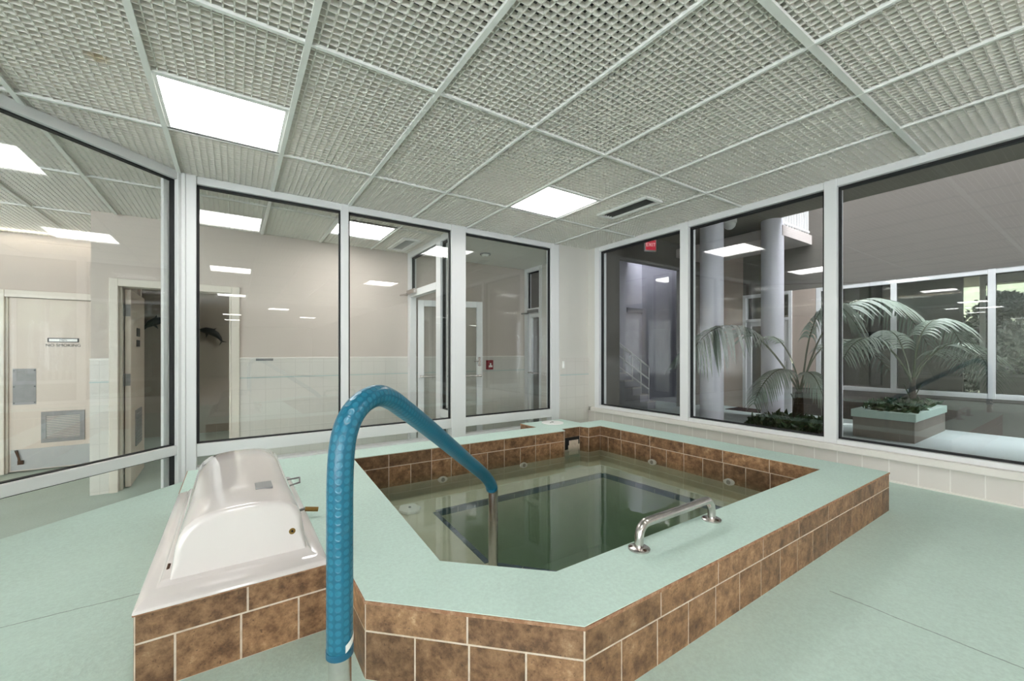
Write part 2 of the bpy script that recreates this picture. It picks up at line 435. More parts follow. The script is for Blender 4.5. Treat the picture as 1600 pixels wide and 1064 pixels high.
# lights footprint (x0, y0) of the 0.61 m cells
CELL = .61
def gx(k): return -.34+CELL*k
def gy(k): return 2.60+CELL*k
LIGHTS = [
    (gx(0), gy(0), 'large square ceiling light panel at left, above the white cover', 'main'),
    (gx(4), gy(0), 'square ceiling light panel beside the dark slotted vent, over the hot tub', 'main'),
    (gx(2), gy(3), 'ceiling light panel in the corridor behind the rear glass, in front of the taupe wall', 'main'),
    (gx(0), gy(-5), 'ceiling light mirrored highest in the left pane of the rear glass', 'refl'),
    (gx(4), gy(-5), 'ceiling light over the near deck, mirrored in the rear glass next to the door closer', 'refl'),
    (gx(0), gy(-11), 'ceiling light mirrored in the rear glass across the changing room door frame', 'refl'),
    (gx(2), gy(-16), 'ceiling light mirrored low in the middle of the rear glass, above the dado', 'refl'),
    (gx(0), gy(-21), 'ceiling light deep in the hall, upper one of the stacked thin reflections by the door', 'refl'),
    (gx(0), gy(-26), 'ceiling light deepest in the hall, lowest of the stacked thin reflections by the door', 'refl'),
    (gx(4), gy(-21), 'ceiling light deep in the hall, mirrored low at the middle of the rear glass', 'refl'),
    (gx(-4), gy(-1), 'ceiling light mirrored highest in the large right window, above the planter', 'refl'),
    (gx(-8), gy(-1), 'ceiling light in the left corridor, second reflection above the planter in the right window', 'refl'),
    (gx(-14), gy(-1), 'ceiling light in the left corridor, third reflection above the planter in the right window', 'refl'),
    (gx(-18), gy(-1), 'ceiling light in the left corridor, farthest reflection at the right edge of the window', 'refl'),
]
def make_light(x0, y0, label):
    t = thing('ceiling_light', label, 'ceiling light', (x0+CELL/2, y0+CELL/2, CE-.02), 'square ceiling light panels')
    a = .013
    f = MB()
    f.ring([(x0+a, y0+a), (x0+CELL-a, y0+a), (x0+CELL-a, y0+CELL-a), (x0+a, y0+CELL-a)],
           [(x0+.03, y0+.03), (x0+CELL-.03, y0+.03), (x0+CELL-.03, y0+CELL-.03), (x0+.03, y0+CELL-.03)], CE-.006, CE+.05)
    f.build('light_frame', LFRAME, t)
    d = MB(); d.box(x0+.03, x0+CELL-.03, y0+.03, y0+CELL-.03, CE+.004, CE+.03)
    d.build('diffuser', LIGHT, t)
    return t
for x0, y0, lab, k in LIGHTS: make_light(x0, y0, lab)

VENT1 = (2.96, 3.18, 2.31, 2.90); VENT2 = (1.66, 1.88, 4.76, 5.36)
holes = [(x, x+CELL, y, y+CELL) for x, y, _, _ in LIGHTS] + [VENT1, VENT2]
def subtract(iv, cuts):
    out = [iv]
    for c0, c1 in cuts:
        nx = []
        for a, b in out:
            if c1 <= a or c0 >= b: nx.append((a, b)); continue
            if c0 > a: nx.append((a, c0))
            if c1 < b: nx.append((c1, b))
        out = nx
    return [i for i in out if i[1]-i[0] > .01]
XL0, YL0 = -6.0, -5.0
def xmax(y): return 3.905 if y < 3.99 else (2.02 if y < 5.50 else -1.14)
def ymax(x): return 7.02 if x < -1.14 else (5.50 if x < 2.02 else 3.985)
PITCH = CELL/16; T = .0026; BH = .024
m = MB(); m.fixn = False
y = gy(0)-PITCH*200
while y < 7.0:
    if y > YL0:
        for a, b in subtract((XL0, xmax(y)), [(h[0], h[1]) for h in holes if h[2] < y < h[3]]): m.box(a, b, y-T, y+T, CE, CE+BH)
    y += PITCH
x = gx(0)-PITCH*160
while x < 3.9:
    if x > XL0:
        for a, b in subtract((YL0, ymax(x)), [(h[2], h[3]) for h in holes if h[0] < x < h[1]]): m.box(x-T, x+T, a, b, CE, CE+BH)
    x += PITCH
def crate_stain():
    nt = CRATE.node_tree; b = [n for n in nt.nodes if n.type == 'BSDF_PRINCIPLED'][0]
    tc = N(nt, 'ShaderNodeTexCoord')
    vm = N(nt, 'ShaderNodeVectorMath', operation='DISTANCE'); nt.links.new(tc.outputs['Object'], vm.inputs[0]); vm.inputs[1].default_value = (-.52, 2.64, Z0+CE+.01)
    k = N(nt, 'ShaderNodeMapRange', ins={1: .02, 2: .05, 3: .55, 4: 0.}); nt.links.new(vm.outputs['Value'], k.inputs[0])
    nt.links.new(mixc(nt, k.outputs[0], lin(250, 248, 242), lin(206, 176, 104)), b.inputs['Base Color'])
crate_stain()
def crate_translucency():
    nt = CRATE.node_tree; b = [n for n in nt.nodes if n.type == 'BSDF_PRINCIPLED'][0]; out = [n for n in nt.nodes if n.type == 'OUTPUT_MATERIAL'][0]
    tr = N(nt, 'ShaderNodeBsdfTranslucent'); tr.inputs[0].default_value = lin(250, 247, 241)
    mx = N(nt, 'ShaderNodeMixShader', ins={0: .3}); nt.links.new(b.outputs[0], mx.inputs[1]); nt.links.new(tr.outputs[0], mx.inputs[2]); nt.links.new(mx.outputs[0], out.inputs[0])
crate_translucency()
ceil = struct(m.build('ceiling', CRATE))
# suspension tees
m = MB(); m.fixn = False
for k in range(-10, 8):
    x = gx(1)+CELL*(k-0)
    if XL0 < x < 3.9:
        w = .013 if k <= 1 else .007
        for a, b in subtract((YL0, ymax(x)), []): m.box(x-w, x+w, a, b, CE-.012, CE+.004)
for k in range(-8, 5):
    y = 3.21+CELL*2*k
    if YL0 < y < 7:
        w = .016 if k == -2 else .009
        m.box(XL0, xmax(y), y-w, y+w, CE-.011, CE+.004)
for x0, y0, _, kk in LIGHTS:
    if x0 > XL0 and y0 > YL0:
        for yy in (y0, y0+CELL): m.box(x0, x0+CELL, yy-.009, yy+.009, CE-.010, CE+.004)
m.build('ceiling_grid', TEE, ceil)
# plain ceiling further off and the dark plenum above the crates
m = MB()
m.box(-13.2, 4.0, -19, YL0, CE+.03, CE+.06); m.box(-13.2, XL0, YL0, 7.1, CE+.03, CE+.06)
m.build('ceiling_panels', TEE, ceil)
m = MB(); m.box(XL0, 4.0, YL0, 7.1, CE+.30, CE+.36)
m.build('plenum', PLENUM, ceil)
# vestibule ceiling
m = MB(); m.box(2.06, 3.97, 4.09, 5.50, CE-.005, CE+.06)
struct(m.build('ceiling_vestibule', TEE))

# --- rear corridor wall with tile dado
YBK = 5.52; DADO = -.06
def wall(name, boxes, mat): 
    mm = MB()
    for b in boxes: mm.box(*b)
    return struct(mm.build(name, mat))
wall('wall_rear', [(-1.13, -.955, YBK, YBK+.12, LOW, CE+.1), (.01, 3.97, YBK, YBK+.12, LOW, CE+.1), (-.955, .01, YBK, YBK+.12, .66, CE+.1),
                   (-1.13, -1.01, YBK+.12, 7.03, LOW, CE+.1)], TAUPE)
wall('wall_rear_tile', [(-1.135, -1.0, YBK-.012, YBK, LOW, DADO-.02), (.055, 2.03, YBK-.012, YBK, LOW, DADO-.02), (2.03, 3.97, YBK-.012, YBK, LOW, DADO-.02)], TILE_X)
m = MB()
for a, b in ((-1.138, -1.0), (.055, 2.03), (2.03, 3.97)): m.box(a, b, YBK-.016, YBK, DADO-.02, DADO)
struct(m.build('trim_1', TILE_TRIM, bevel=.004))
m = MB()
for a, b in ((-1.138, -1.0), (.055, 2.03), (2.03, 3.97)): m.box(a, b, YBK-.0145, YBK, DADO-.235, DADO-.226)
struct(m.build('trim_2', ACCENT))
# changing room behind the open door
wall('wall_changing_room', [(-2.7, 1.75, 8.75, 8.87, LOW, CE), (1.63, 1.75, YBK+.12, 8.75, LOW, CE), (-2.7, -2.58, 7.24, 8.75, LOW, CE), (-1.01, 1.63, YBK+.12, 8.75, CE-.25, CE-.2), (-2.58, -1.01, 7.24, 8.75, CE-.25, CE-.2), (-2.7, -1.01, 7.20, 7.26, LOW, CE)], DARKWALL)
# the far left wall with the door lettered MEN
YM = 7.03
wall('wall_left', [(-2.3, -1.0, YM+.13, YM+.2, LOW, CE), (-13.2, -2.14, YM, YM+.12, LOW, CE+.1), (-2.14, -1.13, YM, YM+.12, .63, CE+.1), (-1.16, -1.13, YM, YM+.12, LOW, .63)], TAUPE)  # first box: unseen backing added to stop sun leaking round the door
# hall shell behind the camera and along the corridor
wall('wall_hall', [(-13.3, -13.2, -2, 7.1, LOW, CE+.1), (-13.2, -1.76, -2.1, -2.0, LOW, -.95), (-1.84, -1.72, -6.15, .33, LOW, -.95), (-1.84, -1.72, -19, -6.15, LOW, CE+.1),
                   (-1.84, 4.0, -19.1, -19, LOW, CE+.1)], PALE)
wall('wall_right', [(XB, XB+.1, -19, -1.28, LOW, CE+.1), (XB, XB+.1, -1.28, 3.976, LOW, FL)], PALE)
# pier in the corner between the rear and right windows, and the vestibule's return wall
wall('wall_pier', [(3.396, 3.97, YA, YA+.11, LOW, CE+.06), (XB+.002, 3.97, 3.853, YA, -.715, CE+.06), (3.97, 4.05, YA, 5.06, LOW, CE+.06), (3.96, 4.05, 5.48, 6.2, LOW, CE+.06)], PALE)
m = MB(); m.box(3.40, XB, YA-.012, YA, FL, DADO-.015); 
struct(m.build('wall_pier_tile', TILE_X))
m = MB(); m.box(3.955, 3.97, 4.1, 5.06, LOW, DADO-.015)
struct(m.build('wall_vestibule_tile', TILE_Y))
m = MB(); m.box(3.40, XB, YA-.0145, YA, DADO-.235, DADO-.226)
struct(m.build('trim_3', ACCENT))
# low tiled wall and ledge under the right windows
m = MB(); m.box(XB-.006, XB+.09, -1.28, YA-.013, FL, -.765)
struct(m.build('wall_right_tile', TILE_Y))
m = MB(); m.box(XB-.035, XB+.11, -1.28, 3.90, -.765, -.715)
struct(m.build('trim_4', TILE_TRIM, bevel=.008))
m = MB(); m.box(XB-.018, XB-.006, -1.28, YA-.014, FL, FL+.012)
struct(m.build('baseboard_right', TILE_TRIM))

# --- glazed walls: posts, rails, gaskets, panes
def window(name, o, d, n, posts, rails, glass, depth=.10, gl=.054, g=.016, skip=(), lower_g=True):
    fr = MB()
    zs0, zs1 = min(r[0] for r in rails), max(r[1] for r in rails)
    for a, b in posts: fr.ob(o, d, n, a, b, 0, depth, zs0, zs1)
    ps = sorted(posts)
    for (a, b), (c, e) in zip(ps[:-1], ps[1:]):
        for r0, r1 in rails: fr.ob(o, d, n, b, c, .004, depth-.004, r0, r1)
    root = struct(fr.build(name, WHITE_AL, bevel=.004))
    gk = MB(); rs = sorted(rails)
    for (a, b), (c, e) in zip(ps[:-1], ps[1:]):
        for (r0, r1), (q0, q1) in zip(rs[:-1], rs[1:]):
            z0, z1 = r1, q0
            if z1-z0 < .02: continue
            gg = min(g, (z1-z0)*.2)
            for A in () if z1-z0 < .3 else ((b, c, z1-gg, z1), (b, c, z0, z0+gg*.6), (b, b+gg, z0, z1), (c-gg*.6, c, z0, z1)):
                gk.ob(o, d, n, A[0], A[1], gl-.022, gl+.016, A[2], A[3])
            p = MB(); p.ob(o, d, n, b+.002, c-.002, gl-.003, gl+.003, z0+.002, z1-.002)
            p.build('pane', glass, root)
    gk.build('gasket', GASKET, root)
    return root
S2 = math.sqrt(.5)
# window_1: rear glass wall; window_2: oblique glass on the left; window_3: glass towards the atrium
window('window_1', (0, YA), (1, 0), (0, 1), [(-.339, -.236), (.81, .876), (1.912, 2.079), (3.271, 3.396)], [(FL, -.885), (-.805, -.708), (1.29, CE)], GLASS)
window('window_2', (-.34, 3.94), (-S2, -S2), (-S2, S2), [(-.03, .003), (1.93, 2.0)], [(LOW, LOW+.05), (-.765, -.695), (1.285, CE)], GLASS, g=.009)
window('window_4', (-1.75, 2.53), (0, -1), (-1, 0), [(.0, .06), (2.1, 2.2)], [(LOW, LOW+.05), (-.765, -.695), (1.285, CE)], GLASS)
window('window_3', (XB, 0), (0, 1), (1, 0), [(-1.28, -1.2), (-.02, .06), (1.2565, 1.3405), (2.523, 2.618), (3.774, 3.853)], [(-.715, -.678), (1.29, CE)], GLASS_B, depth=.135, gl=.062, g=.02)
# unseen windows added for daylight: hall and corridor behind the camera, atrium end
window('window_8_added', (-1.75, .33), (0, -1), (-1, 0), [(k*1.6, k*1.6+.07) for k in range(5)], [(-.95, -.88), (1.26, CE+.1)], GLASS)
window('window_9_added', (-13.2, -2.0), (1, 0), (0, -1), [(k*1.62, k*1.62+.07) for k in range(8)], [(-.95, -.88), (1.26, CE+.1)], GLASS)
window('window_10_added', (XB+.14, -7.0), (1, 0), (0, -1), [(k*.77, k*.77+.08) for k in range(4)], [(LOW, LOW+.1), (1.3, 1.4), (SOF-.1, SOF)], GLASS)  # added out of view to brighten the columns and atrium
# corner mullion where the oblique glass meets the rear glass
m = MB(); m.ob((-.34, 3.94), (-S2, -S2), (-S2, S2), .016, .05, .075, .10, LOW+.05, 1.285); m.box(-.345, -.30, YA-.02, YA+.02, LOW, CE); m.box(-.30, -.236, YA-.012, YA, FL, CE)
struct(m.build('trim_5', WHITE_AL, bevel=.004))

# vestibule side glazing (x = 2.0): sidelight and door opening with transom
m = MB()
m.box(1.985, 2.075, 4.08, 4.12, LOW, CE); m.box(1.985, 2.075, 4.43, 4.56, LOW, CE); m.box(1.985, 2.075, 5.42, 5.515, LOW, CE)
m.box(1.985, 2.075, 4.12, 4.43, 1.28, CE); m.box(1.985, 2.075, 4.56, 5.42, 1.28, CE); m.box(1.985, 2.075, 4.56, 5.42, .74, .83); m.box(1.985, 2.075, 4.12, 4.43, -.75, -.66); m.box(1.985, 2.075, 4.12, 4.43, LOW, LOW+.06)
w5 = struct(m.build('window_5', WHITE_AL, bevel=.004))
gk = MB()
for y0, y1, z0, z1 in ((4.12, 4.43, -.66, 1.28), (4.56, 5.42, .83, 1.28), (4.12, 4.43, LOW+.06, -.75)):
    p = MB(); p.box(2.027, 2.033, y0+.002, y1-.002, z0, z1); p.build('pane', GLASS, w5)
    for a in ((y0, y0+.018, z0, z1), (y1-.018, y1, z0, z1), (y0, y1, z1-.018, z1), (y0, y1, z0, z0+.01)): gk.box(2.012, 2.048, *a)
gk.build('gasket', GASKET, w5)

def leaf_door(name, hinge, ang, width, zb, zt, stile=.085, thick=.045, bar=True):
    d = (math.cos(ang), math.sin(ang)); n = (-d[1], d[0])
    m = MB()
    m.ob(hinge, d, n, 0, stile, 0, thick, zb, zt); m.ob(hinge, d, n, width-stile, width, 0, thick, zb, zt)
    m.ob(hinge, d, n, stile, width-stile, 0, thick, zt-stile, zt); m.ob(hinge, d, n, stile, width-stile, 0, thick, zb, zb+.2)
    r = struct(m.build(name, WHITE_AL, bevel=.004))
    p = MB(); p.ob(hinge, d, n, stile, width-stile, thick/2-.003, thick/2+.003, zb+.2, zt-stile); p.build('pane', GLASS, r)
    if bar:
        q = MB(); P = lambda a, b, z: (hinge[0]+d[0]*a+n[0]*b, hinge[1]+d[1]*a+n[1]*b, z)
        q.tube([P(.03, -.05, -.335), P(width-.03, -.05, -.335)], .013, 10); 
        for a in (.03, width-.03): q.tube([P(a, 0, -.335), P(a, -.055, -.335)], .016, 10)
        q.build('push_bar', STEEL, r, smooth=True)
        q = MB(); q.ob(hinge, d, n, width-.075, width-.02, -.02, 0, -.32, -.2); q.build('lock_cover', WPLASTIC, r, bevel=.004)
        q = MB(); q.tube([P(width-.045, -.001, -.13), P(width-.045, -.03, -.13)], .016, 12); q.tube([P(width-.045, -.03, -.13), P(width-.12, -.035, -.135)], .008, 10)
        q.ob(hinge, d, n, width-.062, width-.03, -.006, 0, -.2, -.07); q.build('door_handle', STEEL, r, smooth=True)
    return r
leaf_door('door_3', (2.10, 5.43), math.atan2(5.13-5.43, 2.93-2.10), .90, LOW+.01, .715)
# closer over that door
t = thing('door_closer', 'grey door closer arm on the white vestibule frame behind the rear glass', 'door closer', (2.0, 5.4, .80))
q = MB(); q.box(1.94, 1.985, 5.16, 5.44, .775, .83); q.build('closer_body', STEEL, t, bevel=.006)
q = MB(); q.tube([(1.955, 5.42, .77), (1.87, 5.47, .765), (1.90, 5.3, .765)], .012, 8); q.build('closer_arm', STEEL, t, smooth=True)
# vestibule's outer door in the x = 3.97 wall
m = MB(); m.box(3.95, 4.03, 5.06, 5.115, LOW, CE); m.box(3.95, 4.03, 5.42, 5.50, LOW, CE); m.box(3.95, 4.03, 5.115, 5.42, .62, .70); m.box(3.95, 4.03, 5.115, 5.42, 1.28, CE)
m.box(3.965, 4.015, 5.34, 5.40, LOW, .61); m.box(3.965, 4.015, 5.115, 5.34, .55, .61)
d4 = struct(m.build('door_4', WHITE_AL, bevel=.004))
for z0, z1 in ((LOW, .55), (.70, 1.28)):
    p = MB(); p.box(3.987, 3.993, 5.117, 5.34 if z0 < 0 else 5.42, z0, z1); p.build('pane', GLASS_B, d4)
g_ = MB(); g_.box(3.975, 4.0, 5.405, 5.42, .70, 1.28); g_.box(3.975, 4.0, 5.115, 5.42, 1.265, 1.28); g_.build('gasket', GASKET, d4)
q = MB(); q.tube([(3.94, 5.12, -.33), (3.94, 5.38, -.33)], .012, 8); q.build('push_bar', STEEL, d4)
t = thing('door_closer', 'dark grey door closer under the small transom at the right end of the vestibule', 'door closer', (3.93, 5.3, .64))
q = MB(); q.box(3.90, 3.95, 5.12, 5.36, .625, .67); q.build('closer_body', DULL_STEEL, t, bevel=.006)
q = MB(); q.tube([(3.92, 5.34, .62), (3.86, 5.46, .615)], .011, 8); q.build('closer_arm', DULL_STEEL, t)

# --- open changing-room door (door_2) and its cream frame
m = MB()
m.box(-1.0, -.935, YBK-.03, YBK+.13, LOW, .72); m.box(-.02, .055, YBK-.03, YBK+.13, LOW, .72); m.box(-.935, -.02, YBK-.03, YBK+.13, .645, .72)
m.box(-.935, -.915, YBK+.03, YBK+.12, LOW, .645); m.box(-.04, -.02, YBK+.03, YBK+.12, LOW, .645)
struct(m.build('trim_6', CREAM2, bevel=.005))
h = (-.905, YBK+.10); ang = math.radians(91); dd = (math.cos(ang), math.sin(ang)); nn = (dd[1], -dd[0])
m = MB(); m.ob(h, dd, nn, .0, .87, 0, .045, LOW+.01, .63)
d2 = struct(m.build('door_2', CREAM, bevel=.003))
q = MB()
for z in (.42, -.28, -1.1): q.ob(h, dd, nn, -.008, .0, .004, .042, z-.06, z+.06); q.tube([(h[0]-.01, h[1]-.01, z-.06), (h[0]-.01, h[1]-.01, z+.06)], .009, 8)
q.build('hinge', DULL_STEEL, d2)
q = MB(); q.ob(h, dd, nn, .25, .62, .045, .055, -1.0, -.62)
for k in range(9): q.ob(h, dd, nn, .28, .59, .055, .06, -.97+k*.037, -.955+k*.037)
q.build('louvre', DULL_STEEL, d2)
q = MB(); q.ob(h, dd, nn, .33, .52, .045, .05, .17, .26); q.ob(h, dd, nn, .33, .52, .045, .05, .06, .13); q.build('door_sign', BLACK, d2)
# --- door_1: cream door with MEN plate
m = MB()
m.box(-2.20, -2.12, YM-.05, YM+.02, LOW, .70); m.box(-2.12, -1.14, YM-.05, YM+.02, .62, .70); m.box(-2.12, -2.10, YM-.02, YM+.05, LOW, .62)
struct(m.build('trim_7', CREAM2, bevel=.005))
m = MB(); m.box(-2.10, -1.165, YM, YM+.045, LOW+.012, .615)
d1 = struct(m.build('door_1', CREAM, bevel=.003))
q = MB(); q.box(-2.07, -1.89, YM-.004, YM, -.60, -.19); q.build('push_plate', DULL_STEEL, d1)
q = MB()
for x in (-2.06, -1.90):
    for z in (-.58, -.395, -.21): q.disc((x, YM-.004, z), (0, -1, 0), .007, .003, 8)
q.build('screw', BLACK, d1)
q = MB(); q.ring([(-1.85, 0), (-1.49, 0), (-1.49, .36), (-1.85, .36)], [(-1.81, .045), (-1.53, .045), (-1.53, .315), (-1.81, .315)], 0, .008)
q.v = [(v[0], YM-.008+v[2], v[1]-1.055) for v in q.v]
for k in range(14): q.box(-1.81, -1.53, YM-.006, YM-.002, -1.005+k*.0195, -1.005+k*.0195+.011)
q.build('louvre', DULL_STEEL, d1)
q = MB(); q.box(-2.085, -1.17, YM-.004, YM, -1.345, -1.11); q.build('kick_plate', pbr('pale_kick_plate', lin(164, 165, 163), .45, .2), d1)
q = MB(); q.tube([(-2.045, YM-.006, -1.115), (-2.02, YM-.02, -1.2), (-2.012, YM-.012, -1.27)], [.013, .009, .012], 8); q.box(-2.03, -1.985, YM-.02, YM-.004, -1.28, -1.235)
q.build('door_stop', RUST, d1)
q = MB(); q.box(-1.80, -1.54, YM-.005, YM, .115, .165); s_ = q.build('sign_plate', BLACK, d1)
q = MB(); q.box(-1.787, -1.553, YM-.007, YM-.003, .124, .156); q.build('sign_face', WPLASTIC, s_)
text_mesh('lettering', 'MEN', .03, BLACK, d1, (-1.67, YM-.0075, .14), (1, 0, 0), (0, 0, 1), .0006)
text_mesh('lettering', 'NO SMOKING', .046, BLACK, d1, (-1.67, YM-.002, .078), (1, 0, 0), (0, 0, 1), .0008)

# ================================================================== HOT TUB
tub = thing('hot_tub', 'raised hot tub with mint painted rim and brown stone tile sides', 'hot tub', (1.75, 1.9, FL))
OUT = [(-.226, 1.485), (.305, 1.485), (.305, 1.20), (.742, .768), (3.175, .768), (3.145, 3.02), (2.85, 3.02), (2.84, 3.30), (2.33, 3.32), (2.34, 3.07), (-.226, 3.09)]
INN = [(.575, 1.285), (.853, 1.016), (2.91, 1.019), (2.89, 2.79), (2.735, 2.785), (2.705, 2.875), (2.475, 2.872), (2.45, 2.785), (.655, 2.835)]

def inset(poly, d):
    """move every edge of a counter-clockwise polygon inwards by d"""
    n = len(poly); res = []
    for i in range(n):
        p0, p1, p2 = (Vector(poly[(i+k) % n]) for k in (-1, 0, 1))
        e1 = (p1-p0).normalized(); e2 = (p2-p1).normalized()
        n1 = Vector((-e1.y, e1.x)); n2 = Vector((-e2.y, e2.x))
        b = (n1+n2); b = b/max(.2, b.length_squared)*2
        res.append(tuple(p1+b*d))
    return res
SH_O = inset(OUT, .004); SH_I = inset(INN, -.004)
c_ = MB(); c_.ring(inset(OUT, .004), inset(INN, -.001), RIM-.003, RIM); c_.build('coping', MINT2, tub)
c_ = MB(); c_.ring(inset(OUT, .0), inset(OUT, .05), RIM-.011, RIM-.0025); c_.build('edge_band', EDGE, tub)
c_ = MB(); c_.ring(SH_O, SH_I, FL, RIM-.003); c_.build('shell', GROUT, tub)
# stone tiles
def tiles(mb, a, b, z0, z1, w, first, gap=.0055, th=.0012, bevel=None):
    a = Vector(a); b = Vector(b); d = (b-a); L = d.length; d.normalize(); n = Vector((d.y, -d.x))
    cuts = [0.]; x = first
    while x < L-.01:
        if x > .01: cuts.append(x)
        x += w
    cuts.append(L)
    for s0, s1 in zip(cuts[:-1], cuts[1:]):
        mb.ob(a, d, n, s0+gap/2, s1-gap/2, -.001, th, z0, z1)
UP = (-.785, -.711); LO = (FL+.002, -.791)
tl = MB()
def both(a, b, fu, fl):
    tiles(tl, a, b, UP[0], UP[1], .31, fu); tiles(tl, a, b, LO[0], LO[1], .155, fl)
q_ = SH_O
both(q_[3], q_[4], .31, .138); both(q_[2], q_[3], .30, .15); both(q_[1], q_[2], .31, .155); both(q_[0], q_[1], .258, .086)
both(q_[4], q_[5], .31, .155); both(q_[10], q_[0], .31, .155); both(q_[9], q_[10], .31, .155); both(q_[8], q_[9], .31, .155)
o_ = tl.build('outer_tiles', STONE, tub)
tl = MB(); UP = (-.789, -.706); LO = (-.93, -.795)
inn = SH_I
def innerwall(i, j, fu, fl, opening=False):
    a, b = inn[i], inn[j]
    if opening: tiles(tl, a, b, UP[0], UP[1], .31, .31)
    else: both(a, b, fu, fl)
innerwall(1, 0, .31, .155); innerwall(2, 1, .31, .155); innerwall(3, 2, .25, .10); innerwall(4, 3, .31, .155); innerwall(5, 4, .2, .2)
innerwall(6, 5, 0, 0, True); innerwall(7, 6, .2, .2); innerwall(8, 7, .235, .08); innerwall(0, 8, .31, .155)
tl.build('inner_tiles', STONE, tub)
# basin: ledge, well, navy edging
WELL = [(1.04, 1.74), (1.26, 1.485), (2.66, 1.485), (2.59, 2.47), (1.085, 2.477)]
LED = -1.03; BOT = -1.62
c_ = MB(); c_.ring(inset(INN, -.03), WELL, LED-.02, LED); c_.ring(inset(INN, -.04), SH_I, LED-.02, -.93); c_.ring(inset(WELL, -.03), WELL, BOT, LED-.02)
c_.prism(inset(WELL, -.03), BOT-.03, BOT)
c_.ob((1.04, 1.74), (.653, -.757), (.757, .653), .0, .337, 0, .2, BOT, -1.25)
c_.build('basin', PLASTER, tub)
c_ = MB()
wi = WELL
for i in range(5):
    a = Vector(wi[i]); b = Vector(wi[(i+1) % 5]); d = (b-a); L = d.length; d.normalize(); n = Vector((d.y, -d.x)); k = max(1, round(L/.152))
    for j in range(k): c_.ob(a, d, n, L*j/k+.002, L*(j+1)/k-.002, -.002, .026, LED-.03, LED+.004)
c_.build('edge_tiles', NAVY, tub)
# skimmer mouth, jets, drain, marker
c_ = MB(); a = Vector(SH_I[6]); b = Vector(SH_I[5]); d = (b-a).normalized(); n = Vector((d.y, -d.x)); L = (b-a).length
c_.ob(a, d, n, .004, L-.004, -.001, .0025, -.90, -.79)
o_ = c_.build('skimmer_mouth', DARK, tub)
c_ = MB(); c_.ob(a, d, n, .09, L-.004, .0025, .006, -.90, -.862); c_.ob(a, d, n, .10, L-.02, .0025, .004, -.862, -.82); c_.build('skimmer_flap', GROUT, tub)
jets = [((1.28, 2.815, -.94), (0, -1, 0)), ((2.0, 2.795, -.94), (0, -1, 0)), ((2.885, 2.2, -.915), (-1, 0, 0)), ((2.89, 1.56, -.915), (-1, 0, 0)), ((1.062, 2.1, -1.3), (1, 0, 0))]
for p, nrm in jets:
    c_ = MB(); c_.disc(Vector(p)+Vector(nrm)*-.012, nrm, .036, .018, 18)
    c_.v = [(v[0], v[1], p[2]+(v[2]-p[2])*.62) for v in c_.v]
    j = c_.build('jet', WPLASTIC, tub)
    c_ = MB(); c_.disc(Vector(p)+Vector(nrm)*.005, nrm, .015, .003, 14); c_.build('jet_nozzle', GREYPLATE, j)
c_ = MB(); sx, sy = .95, 2.60
c_.prism([(sx-.04, sy-.075), (sx+.035, sy-.075), (sx+.07, sy-.02), (sx+.05, sy+.065), (sx-.04, sy+.075), (sx-.075, sy+.0)], LED, LED+.02)
j = c_.build('suction_cover', WPLASTIC, tub, bevel=.005)
c_ = MB(); c_.disc((sx, sy, LED+.02), (0, 0, 1), .009, .004, 10); c_.build('cover_screw', BLACK, j)
c_ = MB(); c_.disc((2.0, 2.15, BOT), (0, 0, 1), .1, .025, 24); c_.build('main_drain', DARK, tub, bevel=.006)
c_ = MB(); c_.ring([(1.62, 1.5), (2.02, 1.5), (2.02, 1.62), (1.62, 1.62)], [(1.626, 1.506), (2.014, 1.506), (2.014, 1.614), (1.626, 1.614)], BOT, BOT+.004)
c_.build('marker_outline', WPLASTIC, tub)
# water
c_ = MB(); c_.ring(inset(INN, -.012), WELL, LED+.0, WAT); c_.v = []; c_.f = []
P = inset(INN, -.004); n_ = len(P)
c_.prism(P, BOT-.01, WAT)
w = c_.build('water', WATER); w['kind'] = 'stuff'; w['label'] = 'murky green still water filling the hot tub'; w['category'] = 'water'

# round white skimmer lid on the corner of the rim
t = thing('skimmer_lid', 'round white plastic skimmer lid on the far corner of the mint rim', 'lid', (2.61, 3.16, RIM))
c_ = MB(); c_.tube([(2.61, 3.16, RIM-.001), (2.61, 3.16, RIM+.006), (2.61, 3.16, RIM+.009)], [.108, .108, .1], 32); c_.build('lid_plate', WPLASTIC, t, smooth=True)
for dx, sz in ((0, .022), (-.05, .012)):
    c_ = MB(); c_.disc((2.61+dx*.8, 3.16+dx*.4, RIM+.008), (0, 0, 1), sz*.6, .003, 12); c_.build('finger_hole', DARK, t)

# ------------------------------------------------------------------ white cover on the tiled bench
t = thing('fibreglass_cover', 'glossy white fibreglass cover with arched top on the tiled bench left of the hot tub', 'cover', (.03, 2.0, RIM))
fx0, fx1, fy0, fy1 = -.224, .262, 1.466, 2.575
m = MB()
prof = [(-.156, -.676), (-.149, -.62), (-.143, -.575), (-.135, -.548), (-.121, -.525), (-.097, -.506), (-.06, -.494), (-.01, -.488), (.04, -.486), (.09, -.488), (.13, -.495), (.16, -.507), (.181, -.526), (.192, -.552), (.199, -.60), (.208, -.676)]
secs = []
y0, y1, fr = 1.553, 2.50, .018
for k in range(6):
    a = math.pi/2*k/5; secs.append((y0+fr*(1-math.cos(a)), fr*(1-math.sin(a))))
secs = [(y0, fr+.006)]+secs
body = [(y0+fr+(y1-fr*2-y0)*k/4, 0) for k in range(1, 4)]
tail = [(y1-fr*(1-math.cos(math.pi/2*k/5)), fr*(1-math.sin(math.pi/2*k/5))) for k in range(5, -1, -1)]
cx = .031
